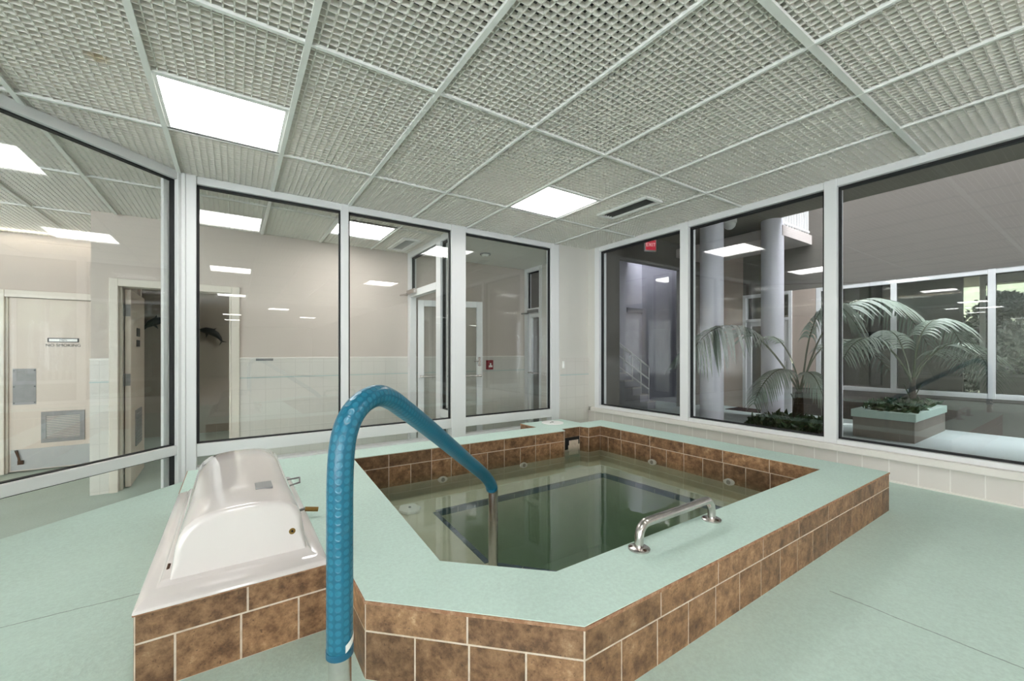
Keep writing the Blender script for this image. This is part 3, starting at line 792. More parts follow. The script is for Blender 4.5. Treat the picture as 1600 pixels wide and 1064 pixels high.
for y, ins in secs+body+tail:
    lift = 0.
    row = []
    for x, z in prof:
        h_ = (z+.676)/.19
        xx = x+(ins if x < cx else -ins)*min(1, h_*3) * (1 if abs(x-cx) > .02 else 0)
        zz = z-ins*h_+lift*h_
        yy = y+(.012*h_ if y < 1.8 else (-.02*h_ if y > 2.3 else 0))
        row.append((xx, yy, zz))
    m.v += row
n_ = len(prof); ns = len(secs+body+tail)
for i in range(ns-1):
    for k in range(n_-1): m.f.append((i*n_+k, i*n_+k+1, (i+1)*n_+k+1, (i+1)*n_+k))
m.f.append(tuple(range(n_))); m.f.append(tuple((ns-1)*n_+k for k in range(n_))[::-1])
hood = m.build('hood', GEL, t, smooth=True)
m = MB(); 
rr = .02
pts = [(fx0, fy0), (fx1, fy0), (fx1, fy1), (fx0, fy1)]
lay = [(0, -.700), (0, -.692), (.006, -.686), (.026, -.678), (.042, -.672), (.052, -.660)]
for ins, z in lay:
    m.v += [(fx0+ins, fy0+ins*1.8, z), (fx1-ins, fy0+ins*1.8, z), (fx1-ins, fy1-ins, z), (fx0+ins, fy1-ins, z)]
for i in range(len(lay)-1):
    for k in range(4): m.f.append((i*4+k, i*4+(k+1) % 4, (i+1)*4+(k+1) % 4, (i+1)*4+k))
m.f.append((3, 2, 1, 0)); m.f.append(tuple(len(lay)*4-4+k for k in range(4)))
m.build('flange', GEL, t, bevel=.008, smooth=True)
m = MB(); m.box(.065, .118, 1.72, 1.80, -.492, -.4835); 
pl = m.build('name_plate', GREYPLATE, t, bevel=.001)
m = MB(); m.disc((.163, 1.566, -.60), (0, -1, .1), .010, .008, 16); sc = m.build('lock_button', BRASS, t, smooth=True)
m = MB(); m.disc((.163, 1.5585, -.599), (0, -1, .1), .0035, .003, 8); m.build('key_slot', DARK, sc)
m = MB(); m.tube([(.215, 2.30, -.66), (.275, 2.31, -.652), (.285, 2.40, -.652), (.225, 2.42, -.66), (.215, 2.42, -.66)], .004, 8); m.build('hasp_ring', DULL_STEEL, t)
m = MB(); m.tube([(.215, 1.93, -.665), (.25, 1.935, -.66)], .006, 8); m.box(.213, .222, 1.91, 1.965, -.68, -.64); m.build('hasp', DULL_STEEL, t)
m = MB(); m.tube([(.25, 1.935, -.662), (.30, 1.93, -.672)], .0095, 10); m.build('padlock', BRASS, t, smooth=True)
m = MB(); m.box(-.178, -.16, 1.60, 1.63, -.683, -.674); m.tube([(-.17, 1.615, -.676), (-.163, 1.64, -.65)], .004, 8); m.tube([(-.178, 1.575, -.681), (-.165, 1.59, -.678)], .005, 8); m.build('hinge', RUST, t)
m = MB(); m.disc((.196, 1.562, -.655), (0, -1, 0), .002, .004, 8); m.build('rivet', BLACK, t)

# ------------------------------------------------------------------ padded handrail
A_ = Vector((.190, .938)); B_ = Vector((1.03, 1.69)); dp = (B_-A_).normalized()
def on_plane(u, v):
    """where the sight line through (u, v) meets the handrail's vertical plane"""
    dx, dy, dz = FX*646+RX*(u-800), FY*646+RY*(u-800), 550-v
    nx, ny = dp.y, -dp.x
    k = (A_.x*nx+A_.y*ny)/(dx*nx+dy*ny)
    return Vector((dx*k, dy*k, dz*k))
ctrl = [on_plane(*p) for p in [(531, 1020), (531, 900), (531, 800), (531.5, 750), (534, 705), (540, 672), (552, 645), (570, 626), (592, 618), (612, 625), (630, 638), (660, 661), (700, 694), (728, 718), (748, 734.5), (760, 746), (767, 757), (768.5, 763)]]
def smooth_path(pts, n=8):
    res = []
    for i in range(len(pts)-1):
        p0, p1, p2, p3 = pts[max(i-1, 0)], pts[i], pts[i+1], pts[min(i+2, len(pts)-1)]
        for k in range(n):
            s = k/n
            res.append(.5*((2*p1)+(p2-p0)*s+(2*p0-5*p1+4*p2-p3)*s*s+(3*p1-p0-3*p2+p3)*s**3))
    res.append(pts[-1]); return res
path = smooth_path(ctrl)
t = thing('pool_handrail', 'tall curved handrail in a dotted blue sleeve standing in front of the hot tub', 'handrail', (A_.x, A_.y, FL))
top, end = path[0], path[-1]
m = MB(); m.tube([(A_.x, A_.y, FL)]+[tuple(p) for p in path]+[(B_.x, B_.y, end.z-.02), (B_.x, B_.y, -.75), (B_.x, B_.y, LED)], .0230, 24)
rail = m.build('steel_pipe', STEEL, t, smooth=True)
rim_len = .0165
m = MB(); m.tube([tuple(p) for p in path], .0268, 32, uvs=(10, rim_len)); sl = m.build('blue_sleeve', SLEEVE, t, smooth=True)
for e_, dirv in ((path[0], path[1]-path[0]), (path[-1], path[-2]-path[-1])):
    m = MB(); d_ = dirv.normalized(); m.tube([tuple(e_-d_*.002), tuple(e_+d_*.012)], .0278, 32); m.build('sleeve_cuff', pbr('blue_cuff', lin(18, 88, 116), .35), sl, smooth=True)
m = MB(); b0 = path[0]+Vector((0, 0, .012))
for k in range(6):
    a0 = math.radians(-100+k*13); 
    for j, (zz, da) in enumerate(((0, 0), (.016, 0))):
        pass
vs = []
for k in range(8):
    a0 = math.radians(-78+k*9)
    for zz in (k*.0022, k*.0022+.016): vs.append((b0.x+.0276*math.cos(a0), b0.y+.0276*math.sin(a0), b0.z+zz))
m.add(vs, [(2*k, 2*k+2, 2*k+3, 2*k+1) for k in range(7)]); m.build('sleeve_tag', WPLASTIC, sl)
m = MB(); m.tube([(B_.x, B_.y, -.80), (B_.x, B_.y, -.812)], .0245, 24); m.build('pipe_collar', STEEL, t)
m = MB(); m.disc((A_.x, A_.y, FL), (0, 0, 1), .05, .012, 24); m.build('base_flange', STEEL, t)

# ------------------------------------------------------------------ grab bar on the rim
t = thing('grab_bar', 'short stainless steel grab bar bolted on the mint rim of the hot tub', 'grab bar', (1.425, .966, RIM))
gp = [Vector(p) for p in [(1.195, .966, RIM+.006), (1.195, .966, RIM+.04), (1.203, .966, RIM+.066), (1.222, .966, RIM+.082), (1.25, .966, RIM+.087), (1.45, .966, RIM+.087), (1.605, .966, RIM+.087), (1.632, .966, RIM+.081), (1.648, .966, RIM+.064), (1.655, .966, RIM+.04), (1.655, .966, RIM+.006)]]
m = MB(); m.tube([tuple(p) for p in smooth_path(gp, 5)], .0158, 20); m.build('bar', STEEL, t, smooth=True)
for gxp in (1.195, 1.655):
    m = MB(); m.tube([(gxp, .966, RIM), (gxp, .966, RIM+.005), (gxp, .966, RIM+.009)], [.038, .038, .031], 28); fl = m.build('wall_flange', STEEL, t, smooth=True)
    for a in (20, 140, 260):
        m = MB(); m.disc((gxp+.029*math.cos(math.radians(a)), .966+.029*math.sin(math.radians(a)), RIM+.006), (0, 0, 1), .006, .004, 10); m.build('screw', RUST, fl)

# ------------------------------------------------------------------ small fittings
def grille(name, label, R, nslat, along, mat_f, mat_s, backm, z=CE):
    x0, x1, y0, y1 = R; t = thing(name, label, 'vent', ((x0+x1)/2, (y0+y1)/2, z-.01), None)
    m = MB(); b = .03 if along == 'y' else .045
    m.ring([(x0, y0), (x1, y0), (x1, y1), (x0, y1)], [(x0+b, y0+b), (x1-b, y0+b), (x1-b, y1-b), (x0+b, y1-b)], z-.016, z+.01); m.build('vent_frame', mat_f, t)
    m = MB(); m.box(x0+b, x1-b, y0+b, y1-b, z+.03, z+.04); m.build('vent_back', backm, t)
    for k in range(nslat):
        f = (k+.5)/nslat; m = MB()
        if along == 'y': xx = x0+b+(x1-x0-2*b)*f; m.box(xx-.003, xx+.003, y0+b, y1-b, z-.004, z+.02)
        else: yy = y0+b+(y1-y0-2*b)*f; m.box(x0+b, x1-b, yy-.004, yy+.004, z-.004, z+.02)
        m.build('slat', mat_s, t)
    return t
grille('ceiling_vent', 'long dark slotted vent in the egg crate ceiling beside the far light panel', VENT1, 5, 'y', TEE, pbr('dark_vent_slat', lin(92, 92, 90), .5), DARK)
grille('ceiling_vent', 'white framed ceiling grille in the corridor beside the vestibule glass', VENT2, 16, 'x', LFRAME, pbr('pale_slat', lin(190, 190, 188), .5), DARK)
t = thing('smoke_detector', 'round grey detector on the white vestibule ceiling behind the rear glass', 'smoke detector', (2.86, 4.9, CE-.045))
m = MB(); m.tube([(2.86, 4.9, CE-.005), (2.86, 4.9, CE-.02)], .075, 24); m.build('detector_base', GREYPLATE, t, smooth=True)
m = MB(); m.tube([(2.86, 4.9, CE-.02), (2.86, 4.9, CE-.045)], [.055, .035], 24); m.build('detector_cap', WPLASTIC, t, smooth=True)
t = thing('fire_alarm', 'dark red fire alarm pull station on the white tile of the vestibule wall', 'fire alarm', (3.28, 5.49, -.27))
m = MB(); m.box(3.225, 3.335, 5.465, 5.508, -.27, -.125); m.build('alarm_box', RED, t, bevel=.006)
m = MB(); m.box(3.25, 3.31, 5.455, 5.466, -.235, -.205); m.box(3.27, 3.29, 5.455, 5.466, -.205, -.17); m.build('pull_handle', WPLASTIC, t)
t = thing('wall_switch', 'small white switch on the tiled corner pier right of the rear glass', 'switch', (3.445, YA-.02, -.21))
m = MB(); m.box(3.43, 3.465, YA-.02, YA-.012, -.205, -.115); m.build('switch_plate', WPLASTIC, t, bevel=.002)
m = MB(); m.box(3.44, 3.455, YA-.032, YA-.02, -.19, -.15); m.build('switch_lever', LFRAME, t, bevel=.002)
m = MB(); m.box(.21, .38, YBK-.018, YBK-.01, -.10, -.075); tag(m.build('wall_plaque', DULL_STEEL, base=True), 'thin grey metal plaque on top of the tile dado right of the changing room door', 'plaque')

t = thing('ceiling_light', 'added unseen fill light inside the dim changing room behind the open door', 'ceiling light', (1.2, 7.3, CE-.28), 'square ceiling light panels')  # hidden fill light added to brighten this room
m = MB(); m.box(.95, 1.45, 7.05, 7.55, CE-.262, CE-.25); m.build('light_frame', LFRAME, t)
m = MB(); m.box(.98, 1.42, 7.08, 7.52, CE-.27, CE-.262); m.build('diffuser', emit('fill_diffuser', (1, .97, .92, 1), 16.0), t)
# dolphins on the changing room's far wall
def dolphin(cx, cz, flip, rot, label):
    sc_ = .68
    spine = [(-.30, -.03), (-.22, .02), (-.12, .055), (0, .065), (.12, .04), (.22, -.02), (.29, -.09)]
    rad = [.012, .028, .062, .072, .058, .035, .016]
    yw = 8.665
    def tr(x, z):
        x = x*flip*sc_; z = z*sc_; c, s = math.cos(rot), math.sin(rot)
        return (cx+x*c-z*s, cz+x*s+z*c)
    m = MB()
    m.tube([(tr(x, z)[0], yw, tr(x, z)[1]) for x, z in spine], [r_*.85 for r_ in rad], 14)
    for tri in ([(-.02, .12), (.05, .115), (.075, .19)], [(-.10, .0), (-.03, -.01), (-.04, -.12)], [(.27, -.07), (.30, -.10), (.40, -.06)], [(.27, -.09), (.30, -.11), (.27, -.21)]):
        n0 = len(m.v)
        for yy in (yw-.018, yw+.018): m.v += [(tr(x, z)[0], yy, tr(x, z)[1]) for x, z in tri]
        m.f += [(n0, n0+1, n0+2), (n0+5, n0+4, n0+3), (n0, n0+3, n0+4, n0+1), (n0+1, n0+4, n0+5, n0+2), (n0+2, n0+5, n0+3, n0)]
    o = m.build('dolphin_ornament', DOLPHIN, base=True, smooth=True)
    tag(o, label, 'ornament')
def at_y(u, v, y):
    dx, dy, dz = FX*646+RX*(u-800), FY*646+RY*(u-800), 550-v
    return (dx*y/dy, y, dz*y/dy)
p = at_y(254, 506, 8.68); dolphin(p[0]-.06, p[2], 1, .45, 'dark dolphin ornament on the dim wall, left of the white corner post')
p = at_y(326, 522, 8.68); dolphin(p[0]+.02, p[2], 1, -.35, 'dark dolphin ornament on the dim wall, right of the white corner post')

# ================================================================== ATRIUM
XF = 10.42; SOF = 2.67
wall('wall_atrium_far', [(XF, XF+.15, -7, 4.19, LOW, -.78), (XF, XF+.15, -7, 4.19, 1.38, 6.5), (XF, XF+.15, 4.19, 5.27, 1.38, 6.5)], STUCCO)
wall('wall_atrium_door', [(XF, XF+.15, 3.74, 4.19, -.78, 1.38), (XF, XF+.15, 5.27, 8.2, LOW, 6.5)], PINKWALL)
wall('wall_atrium_left', [(4.05, 7.02, 6.2, 6.35, LOW, SOF), (7.02, 9.3, 6.2, 6.35, 2.05, SOF), (9.3, XF, 6.2, 6.35, LOW, SOF)], STUCCO)
wall('wall_stair', [(5.0, 11.9, 7.9, 8.05, LOW, 4.0), (9.9, 10.0, 6.35, 7.9, LOW, 3.5), (5.0, 5.1, 6.35, 7.9, LOW, 3.5)], LAV)
m = MB()
pa = [at_y(979, 485, 7.9), at_y(1017, 478, 7.9)]
m.box(pa[0][0], pa[1][0], 7.87, 7.9, pa[0][2]-.05, pa[0][2]+.08)
m.box(at_y(1018, 500, 7.9)[0], at_y(1018, 500, 7.9)[0]+.09, 7.86, 7.9, LOW, 2.0)
struct(m.build('trim_8', pbr('grey_stair_trim', lin(120, 118, 124), .8)))
wall('wall_atrium_near', [(XB+.1, XB+.14, -7, 6.2, CE+.0, SOF), (XB+.1, XB+.14, -7, 3.9, LOW, -.78), (XB+.1, XB+.14, -7, -1.28, -.78, CE)], STUCCO)
wall('ceiling_atrium', [(XB+.1, 9.04, -7, 6.35, SOF, SOF+.3), (9.04, XF, 4.0, 6.35, SOF, SOF+.3), (XB+.1, 9.3, 6.35, 8.05, SOF, SOF+.3)], STUCCO_D)
wall('wall_upper_sun_block', [(3.9, 4.0, -7, 8.2, SOF+.3, 10.5), (3.9, XF+.2, 8.05, 8.2, 4.0, 10.5), (6.4, XF+.2, -7.1, -7.0, LOW, 6.5), (3.9, 6.4, -7.1, -7.0, SOF, 6.5)], STUCCO)  # unseen upper storey added to block the sun; also closes the atrium end
# balcony with white railing
t = thing('balcony', 'small balcony with white railing above the atrium doors', 'balcony', (9.75, 4.9, 2.33))
m = MB(); m.box(9.06, XF, 3.81, 6.2, 2.33, 2.53); m.build('balcony_slab', pbr('pinkish_white_paint', lin(206, 196, 192), .7), t)
m = MB(); m.box(9.06, XF-.05, 3.83, 3.88, 3.25, 3.3); m.box(9.06, XF-.05, 3.83, 3.87, 2.58, 2.62); m.build('railing_rail', WHITE_AL, t)
for k in range(11):
    m = MB(); x = 9.1+k*.122; m.box(x-.018, x+.018, 3.84, 3.87, 2.53, 3.26); m.build('baluster', WHITE_AL, t)
# far glazing and the doorway
window('window_6', (XF, 0), (0, 1), (1, 0), [(3.65, 3.735), (2.43, 2.515), (1.20, 1.285), (-.03, .055), (-1.26, -1.17), (-2.5, -2.4), (-6.9, -6.8)], [(-.78, -.695), (1.30, 1.385)], GLASS, g=.01)
m = MB()
m.box(XF-.03, XF+.1, 5.19, 5.27, LOW, 1.385); m.box(XF-.03, XF+.1, 4.19, 4.26, LOW, 1.385); m.box(XF-.03, XF+.1, 4.26, 5.19, 1.31, 1.385); m.box(XF-.03, XF+.1, 4.26, 5.19, .72, .79)
m.box(XF, XF+.06, 5.08, 5.19, LOW, .72); m.box(XF, XF+.06, 4.26, 4.36, LOW, .72); m.box(XF, XF+.06, 4.36, 5.08, LOW, LOW+.2); m.box(XF, XF+.06, 4.36, 5.08, .62, .719)
d5 = struct(m.build('door_5', WHITE_AL, bevel=.004))
for z0, z1, y0, y1 in ((LOW+.2, .62, 4.36, 5.08), (.79, 1.31, 4.26, 5.19)):
    p = MB(); p.box(XF+.03, XF+.036, y0, y1, z0, z1); p.build('pane', GLASS, d5)
q = MB(); q.tube([(XF-.03, 4.31, -.35), (XF-.03, 4.31, -.2)], .012, 8); q.build('door_handle', STEEL, d5)
m = MB(); m.box(9.75, 10.35, 4.55, 5.35, LOW, LOW+.012); tag(m.build('door_mat', RUG, base=True), 'dark mat on the pale floor in front of the atrium doors', 'mat')
# hall beyond the far glazing, open to the garden
wall('wall_beyond', [(13.6, 13.7, 2.05, 8.2, LOW, 2.0), (XF+.15, 16.0, 6.6, 6.7, LOW, 2.0), (XF+.15, 16.0, -7.1, -7.0, LOW, 2.0)], pbr('grey_hall_paint', lin(132, 126, 120), .85))
wall('ceiling_beyond', [(XF+.15, 16.0, -7, 8.2, 1.95, 2.05)], STUCCO_D)
window('window_7', (15.9, 0), (0, 1), (1, 0), [(2.0, 2.1), (.62, .86), (-.9, -.8), (-2.4, -2.3), (-5, -4.9)], [(-.62, -.55), (1.75, 1.95)], GLASS, g=.01)
wall('wall_beyond_low', [(15.9, 16.0, -7, 2.1, LOW, -.62)], pbr('pale_low_wall', lin(180, 178, 174), .8))
t = thing('picture_frame', 'dark framed picture on the grey wall beyond the far atrium windows', 'picture', (13.57, 3.42, .05))
fr0 = at(1344, 520, 9.9)
px = 13.58
def at_x(u, v, x):
    dx, dy, dz = FX*646+RX*(u-800), FY*646+RY*(u-800), 550-v
    return (x, dy*x/dx, dz*x/dx)
a0, a1 = at_x(1344, 519, px), at_x(1373, 548, px)
t.location = (px, (a0[1]+a1[1])/2, a1[2]+Z0)
m = MB(); m.box(px-.02, px+.02, a1[1], a0[1], a1[2], a0[2]); m.build('frame', BLACK, t)
m = MB(); m.box(px-.024, px-.018, a1[1]+.2, a0[1]-.03, a1[2]+.03, a0[2]-.03); m.build('picture_sheet', pbr('grey_print', lin(150, 156, 160), .4), t)

# columns
def column(x, y, r, label):
    m = MB(); m.cyl(x, y, LOW, SOF, r, 40); tag(m.build('round_column', COLUMN, base=True, smooth=True), label, 'column', 'atrium columns')
column(7.13, 4.16, .195, 'pale round column nearer the window, behind the drooping palm frond')
column(9.1, 4.02, .20, 'pale round column farther back, in front of the atrium doors')

# stairs
t = thing('staircase', 'grey concrete stairs climbing left inside the lavender stairwell', 'stairs', (8.0, 7.0, LOW))
for k in range(9):
    m = MB(); xs = 8.55-k*.27
    m.box(xs-.30, xs, 6.42, 7.6, LOW+.18*k, LOW+.18*(k+1)-.03); s_ = m.build('step', LAV, t)
    m = MB(); m.box(xs-.30, xs+.02, 6.42, 7.6, LOW+.18*(k+1)-.03, LOW+.18*(k+1)); m.build('tread', pbr('pale_tread', lin(196, 192, 192), .7) if k == 0 else bpy.data.materials['pale_tread'], s_)
m = MB(); a, b, c = at_y(968, 540, 7.83), at_y(1036, 588, 7.83), at_y(1058, 590, 7.83)
m.tube([a, b, c], .028, 10); 
for q in (.25, .9): 
    pp = Vector(a).lerp(Vector(b), q); m.tube([pp, pp+Vector((0, .07, -.05))], .012, 6)
m.build('wall_rail', WHITE_AL, t, smooth=True)
m = MB()
for k in range(5):
    xx = 8.4-k*.3; zb = LOW+.16*(k+1); m.tube([(xx, 6.5, zb), (xx, 6.5, zb+.85)], .015, 6)
for dz in (.85, .55, .3): m.tube([(8.4, 6.5, LOW+.16+dz), (7.2, 6.5, LOW+.8+dz)], .018, 6)
m.build('balustrade', WHITE_AL, t)

# exit sign and dome camera
ep = at(1016, 383, 8.5)
t = thing('exit_sign', 'red exit sign hanging under the dark atrium soffit', 'sign', (ep.x, ep.y, ep.z-.13))
xd = Vector((.9, -.43, 0)).normalized(); nd = Vector((-xd.y, xd.x, 0))
m = MB(); m.ob((ep.x, ep.y), xd, nd, -.13, .13, -.02, .02, ep.z-.13, ep.z+.12); bx = m.build('sign_box', LFRAME, t, bevel=.004)
m = MB(); m.ob((ep.x, ep.y), xd, nd, -.11, .11, -.026, -.019, ep.z-.105, ep.z+.095); m.build('sign_panel', REDSIGN, t)
text_mesh('lettering', 'EXIT', .105, WSIGN, t, tuple(Vector((ep.x, ep.y, ep.z))-nd*.027), tuple(xd), (0, 0, 1), .001)
m = MB(); m.tube([(ep.x, ep.y, ep.z+.12), (ep.x, ep.y, SOF)], .012, 8); m.build('hanger', DULL_STEEL, t)
cp = at(1140, 345, 8.2)
t = thing('dome_camera', 'small white dome camera under the atrium soffit between the two columns', 'security camera', (cp.x, cp.y, SOF-.2))
m = MB(); m.cyl(cp.x, cp.y, SOF-.12, SOF, .13, 20); m.build('camera_mount', WPLASTIC, t, smooth=True)
m = MB(); m.sphere((cp.x, cp.y, SOF-.13), .115); m.build('camera_dome', WPLASTIC, t, smooth=True)

# planter box
t = thing('planter_box', 'long taupe planter box with mint rim in front of the far atrium windows', 'planter', (9.4, 2.12, LOW))
m = MB(); m.box(8.42, 10.30, 1.76, 2.50, LOW, -1.05); m.build('planter_body', TAUPE2, t)
m = MB(); m.ring([(8.40, 1.74), (10.32, 1.74), (10.32, 2.52), (8.40, 2.52)], [(8.52, 1.86), (10.2, 1.86), (10.2, 2.40), (8.52, 2.40)], -1.05, -.93); m.build('planter_rim', MINT2, t, bevel=.006)
m = MB(); m.box(8.52, 10.2, 1.86, 2.40, -1.02, -.97); m.build('planter_soil', SOIL, t)
# second low wall / bed kerb
def leaf_cloud(name, mat, n, fn, size, parent=None, spread=1.2):
    m = MB(); m.fixn = False
    for _ in range(n):
        p = Vector(fn()); d = Vector((random.uniform(-1, 1), random.uniform(-1, 1), random.uniform(-.2, 1))).normalized()
        s = size*random.uniform(.6, 1.3); side = d.cross(Vector((random.uniform(-1, 1), random.uniform(-1, 1), random.uniform(-1, 1)))).normalized()
        nn_ = d.cross(side)*s*.15
        v = [p, p+d*s*.5+side*s*.28+nn_, p+d*s, p+d*s*.5-side*s*.28+nn_]
        n0 = len(m.v); m.v += [tuple(x) for x in v]; m.f += [(n0, n0+1, n0+2, n0+3)]
    return m.build(name, mat, parent)
def stuff(o, label, cat): o['kind'] = 'stuff'; o['label'] = label; o['category'] = cat; return o
stuff(leaf_cloud('groundcover', LEAF2, 420, lambda: (random.uniform(8.5, 10.2), random.uniform(1.82, 2.42), random.uniform(-.97, -.86)), .13), 'low dark green groundcover filling the mint rimmed planter box', 'plants')
bc = at(1236, 668, 7.45)
def bed():
    a = random.uniform(0, 6.283); r = math.sqrt(random.random())
    return (bc.x+.75*r*math.cos(a), bc.y+.62*r*math.sin(a), LOW+random.uniform(.0, .16)*(1.1-r*r*.7))
m = MB(); m.prism([(bc.x+.85*math.cos(k*.2094), bc.y+.72*math.sin(k*.2094)) for k in range(30)], LOW, LOW+.04)
tag(m.build('planting_bed', SOIL, base=True), 'round dark soil bed under the tall atrium palm', 'planting bed')
stuff(leaf_cloud('groundcover', LEAF2, 700, bed, .16), 'dark green groundcover around the trunk of the tall palm', 'plants')

# palms
def bez(P, s):
    P = [Vector(p) for p in P]
    while len(P) > 1: P = [P[i].lerp(P[i+1], s) for i in range(len(P)-1)]
    return P[0]
def frond(parent, P, L=.42, n=26, droop=.55, start=.25, width=.030, fwd=.55):
    m = MB(); m.fixn = False
    K = 24; pts = [bez(P, k/K) for k in range(K+1)]
    m.tube([tuple(p) for p in pts], [.016*(1-.8*k/K)+.002 for k in range(K+1)], 6)
    stem = m.build('frond_stem', STEM, parent, smooth=True)
    m = MB(); m.fixn = False
    for i in range(n):
        s = start+(1-start)*(i+.5)/n
        p = bez(P, s); T_ = (bez(P, min(1, s+.02))-bez(P, s-.02)).normalized()
        S_ = T_.cross(Vector((0, 0, 1)));  S_ = S_.normalized() if S_.length > .05 else Vector((1, 0, 0))
        U_ = S_.cross(T_).normalized()
        pr = math.sin(math.pi*min(1, (.12+.88*(s-start)/(1-start))*.86+.08))
        for sd in (-1, 1):
            l = L*(pr*.85+.15)*random.uniform(.9, 1.1)
            d = (S_*sd*.85+T_*fwd+U_*.22+Vector((random.uniform(-.06, .06), random.uniform(-.06, .06), random.uniform(-.06, .06)))).normalized()
            n0 = len(m.v); M = 5
            for k in range(M+1):
                q = k/M; c = p+d*(l*q)+Vector((0, 0, -droop*l*q*q)); w_ = width*1.9*(.35+1.3*q-1.62*q*q)*.5+.001
                wd = T_*w_
                m.v += [tuple(c-wd), tuple(c+U_*(-w_*.35)), tuple(c+wd)]
            for k in range(M):
                a = n0+3*k
                m.f += [(a, a+1, a+4, a+3), (a+1, a+2, a+5, a+4)]
    f = m.build('frond_blade', LEAF, parent, smooth=True)
D = 7.5
t = thing('palm', 'tall palm with arching feathery fronds growing from the round soil bed', 'palm', tuple(at(1248, 672, D)))
b0 = at(1248, 674, D); 
m = MB(); m.tube([(b0.x, b0.y, LOW), tuple(at(1247, 645, D)), tuple(at(1249, 612, D))], [.12, .085, .06], 14); m.build('trunk', TRUNK, t, smooth=True)
frond(t, [at(1249, 615, D), at(1222, 560, D), at(1150, 455, D-.3), at(1105, 515, D-.5), at(1078, 552, D-.6)], L=.78, n=30, droop=.9, start=.38, width=.045)
frond(t, [at(1249, 612, D), at(1238, 570, D-.1), at(1222, 560, D-.2), at(1190, 590, D-.3), at(1178, 632, D-.4)], L=.42, n=24, droop=.8, width=.042)
frond(t, [at(1250, 612, D), at(1255, 575, D), at(1262, 570, D-.2), at(1282, 590, D-.35), at(1290, 640, D-.4)], L=.4, n=22, droop=.8, width=.042)
frond(t, [at(1251, 612, D), at(1262, 560, D), at(1258, 480, D-.2), at(1300, 430, D-.3), at(1345, 520, D-.5)], L=.60, n=30, droop=.8, start=.35, width=.045)
frond(t, [at(1251, 612, D), at(1275, 540, D), at(1290, 440, D+.2), at(1400, 430, D+.2), at(1450, 540, D+.1)], L=.65, n=32, droop=.9, start=.4, width=.042)
frond(t, [at(1251, 612, D), at(1262, 575, D+.1), at(1275, 520, D+.4), at(1330, 500, D+.7), at(1390, 580, D+.8)], L=.5, n=26, droop=.8, start=.4, width=.04)
frond(t, [at(1249, 612, D), at(1245, 570, D+.2), at(1225, 525, D+.5), at(1205, 510, D+.7), at(1180, 540, D+.9)], L=.3, n=18, droop=.6, start=.5, width=.03)
m = MB(); m.tube([tuple(at(1252, 625, D-.05)), tuple(at(1240, 655, D-.1)), tuple(at(1231, 668, D-.15))], .014, 6); m.tube([tuple(at(1250, 640, D)), tuple(at(1244, 632, D)), tuple(at(1236, 615, D))], .010, 6)
m.build('old_stem', TRUNK, t)
D2 = 7.1
t = thing('palm', 'palm with several slender fronds growing from the mint rimmed planter box', 'palm', tuple(at(1424, 634, D2)))
b0 = at(1424, 636, D2)
m = MB(); m.tube([(b0.x, b0.y, -.99), tuple(at(1425, 615, D2)), tuple(at(1427, 590, D2))], [.07, .05, .03], 10); m.build('trunk', TRUNK, t, smooth=True)
for P, kw in [([(1426, 600, 0), (1400, 545, 0), (1365, 505, -.2), (1335, 525, -.3), (1318, 560, -.4)], dict(L=.45, n=24)),
              ([(1427, 600, 0), (1428, 540, 0), (1440, 480, 0), (1480, 480, 0), (1505, 545, 0)], dict(L=.5, n=26)),
              ([(1427, 600, 0), (1450, 540, 0), (1500, 510, .2), (1540, 540, .3), (1550, 600, .3)], dict(L=.5, n=28)),
              ([(1425, 600, 0), (1415, 560, .2), (1410, 520, .5), (1390, 500, .7), (1365, 530, .9)], dict(L=.4, n=20)),
              ([(1427, 600, 0), (1435, 560, .3), (1460, 530, .6), (1490, 540, .9), (1510, 580, 1.1)], dict(L=.4, n=22))]:
    frond(t, [at(u, v, D2+dd_) for u, v, dd_ in P], droop=.8, start=.35, width=.036, **kw)
m = MB()
for u in (1412, 1440): m.tube([tuple(at(1425, 628, D2)), tuple(at(u, 600, D2))], .009, 6)
m.build('leaf_spike', STEM, t)

# bench beyond the glass and the garden outside
t = thing('slatted_bench', 'dark slatted bench beyond the far atrium windows', 'bench', (13.4, .35, LOW))
m = MB(); m.box(13.2, 13.65, -.4, 1.0, -.97, -.92); m.build('seat', WOOD, t)
m = MB(); m.box(13.62, 13.67, -.4, 1.0, -.55, -.48); m.box(13.62, 13.67, -.4, 1.0, -.92, -.87); m.build('back_frame', WOOD, t)
for k in range(10): m = MB(); yy = -.35+k*.144; m.box(13.63, 13.66, yy-.03, yy+.03, -.88, -.5); m.build('slat', WOOD, t)
for xx in (13.22, 13.6):
    for yy in (-.36, .92): m = MB(); m.box(xx, xx+.05, yy, yy+.05, LOW, -.97); m.build('leg', WOOD, t)
m = MB(); m.box(16, 34, -16, 14, LOW-.2, LOW-.02); struct(m.build('ground_garden', pbr('garden_ground', lin(110, 112, 92), .95, noise=(2, lin(80, 92, 60), .8))))
def bush(cx, cy, r, h, n, mat, size, label):
    def f():
        a = random.uniform(0, 6.283); b = random.uniform(.0, 1.5); rr = r*(.55+.45*random.random())
        return (cx+rr*math.cos(a)*math.cos(b), cy+rr*math.sin(a)*math.cos(b), LOW+.0+h*math.sin(b)*(.8+.2*random.random()))
    o = leaf_cloud('garden_shrub', mat, n, f, size); o.data.transform(Matrix.Translation((-cx, -cy, -(LOW+Z0)))); o.location = (cx, cy, LOW+Z0)
    tag(o, label, 'shrub')
bush(18.6, 1.9, 1.6, 3.1, 3800, BUSH_D, .17, 'dark leafy shrub in the garden behind the far left window, left of the white post')
bush(18.0, .9, 1.0, 1.7, 2200, BUSH, .14, 'bright green garden shrub low in front of the darker foliage')
bush(19.4, -.6, 1.7, 3.1, 3800, BUSH_D, .17, 'tall dark garden shrub right of the white post')
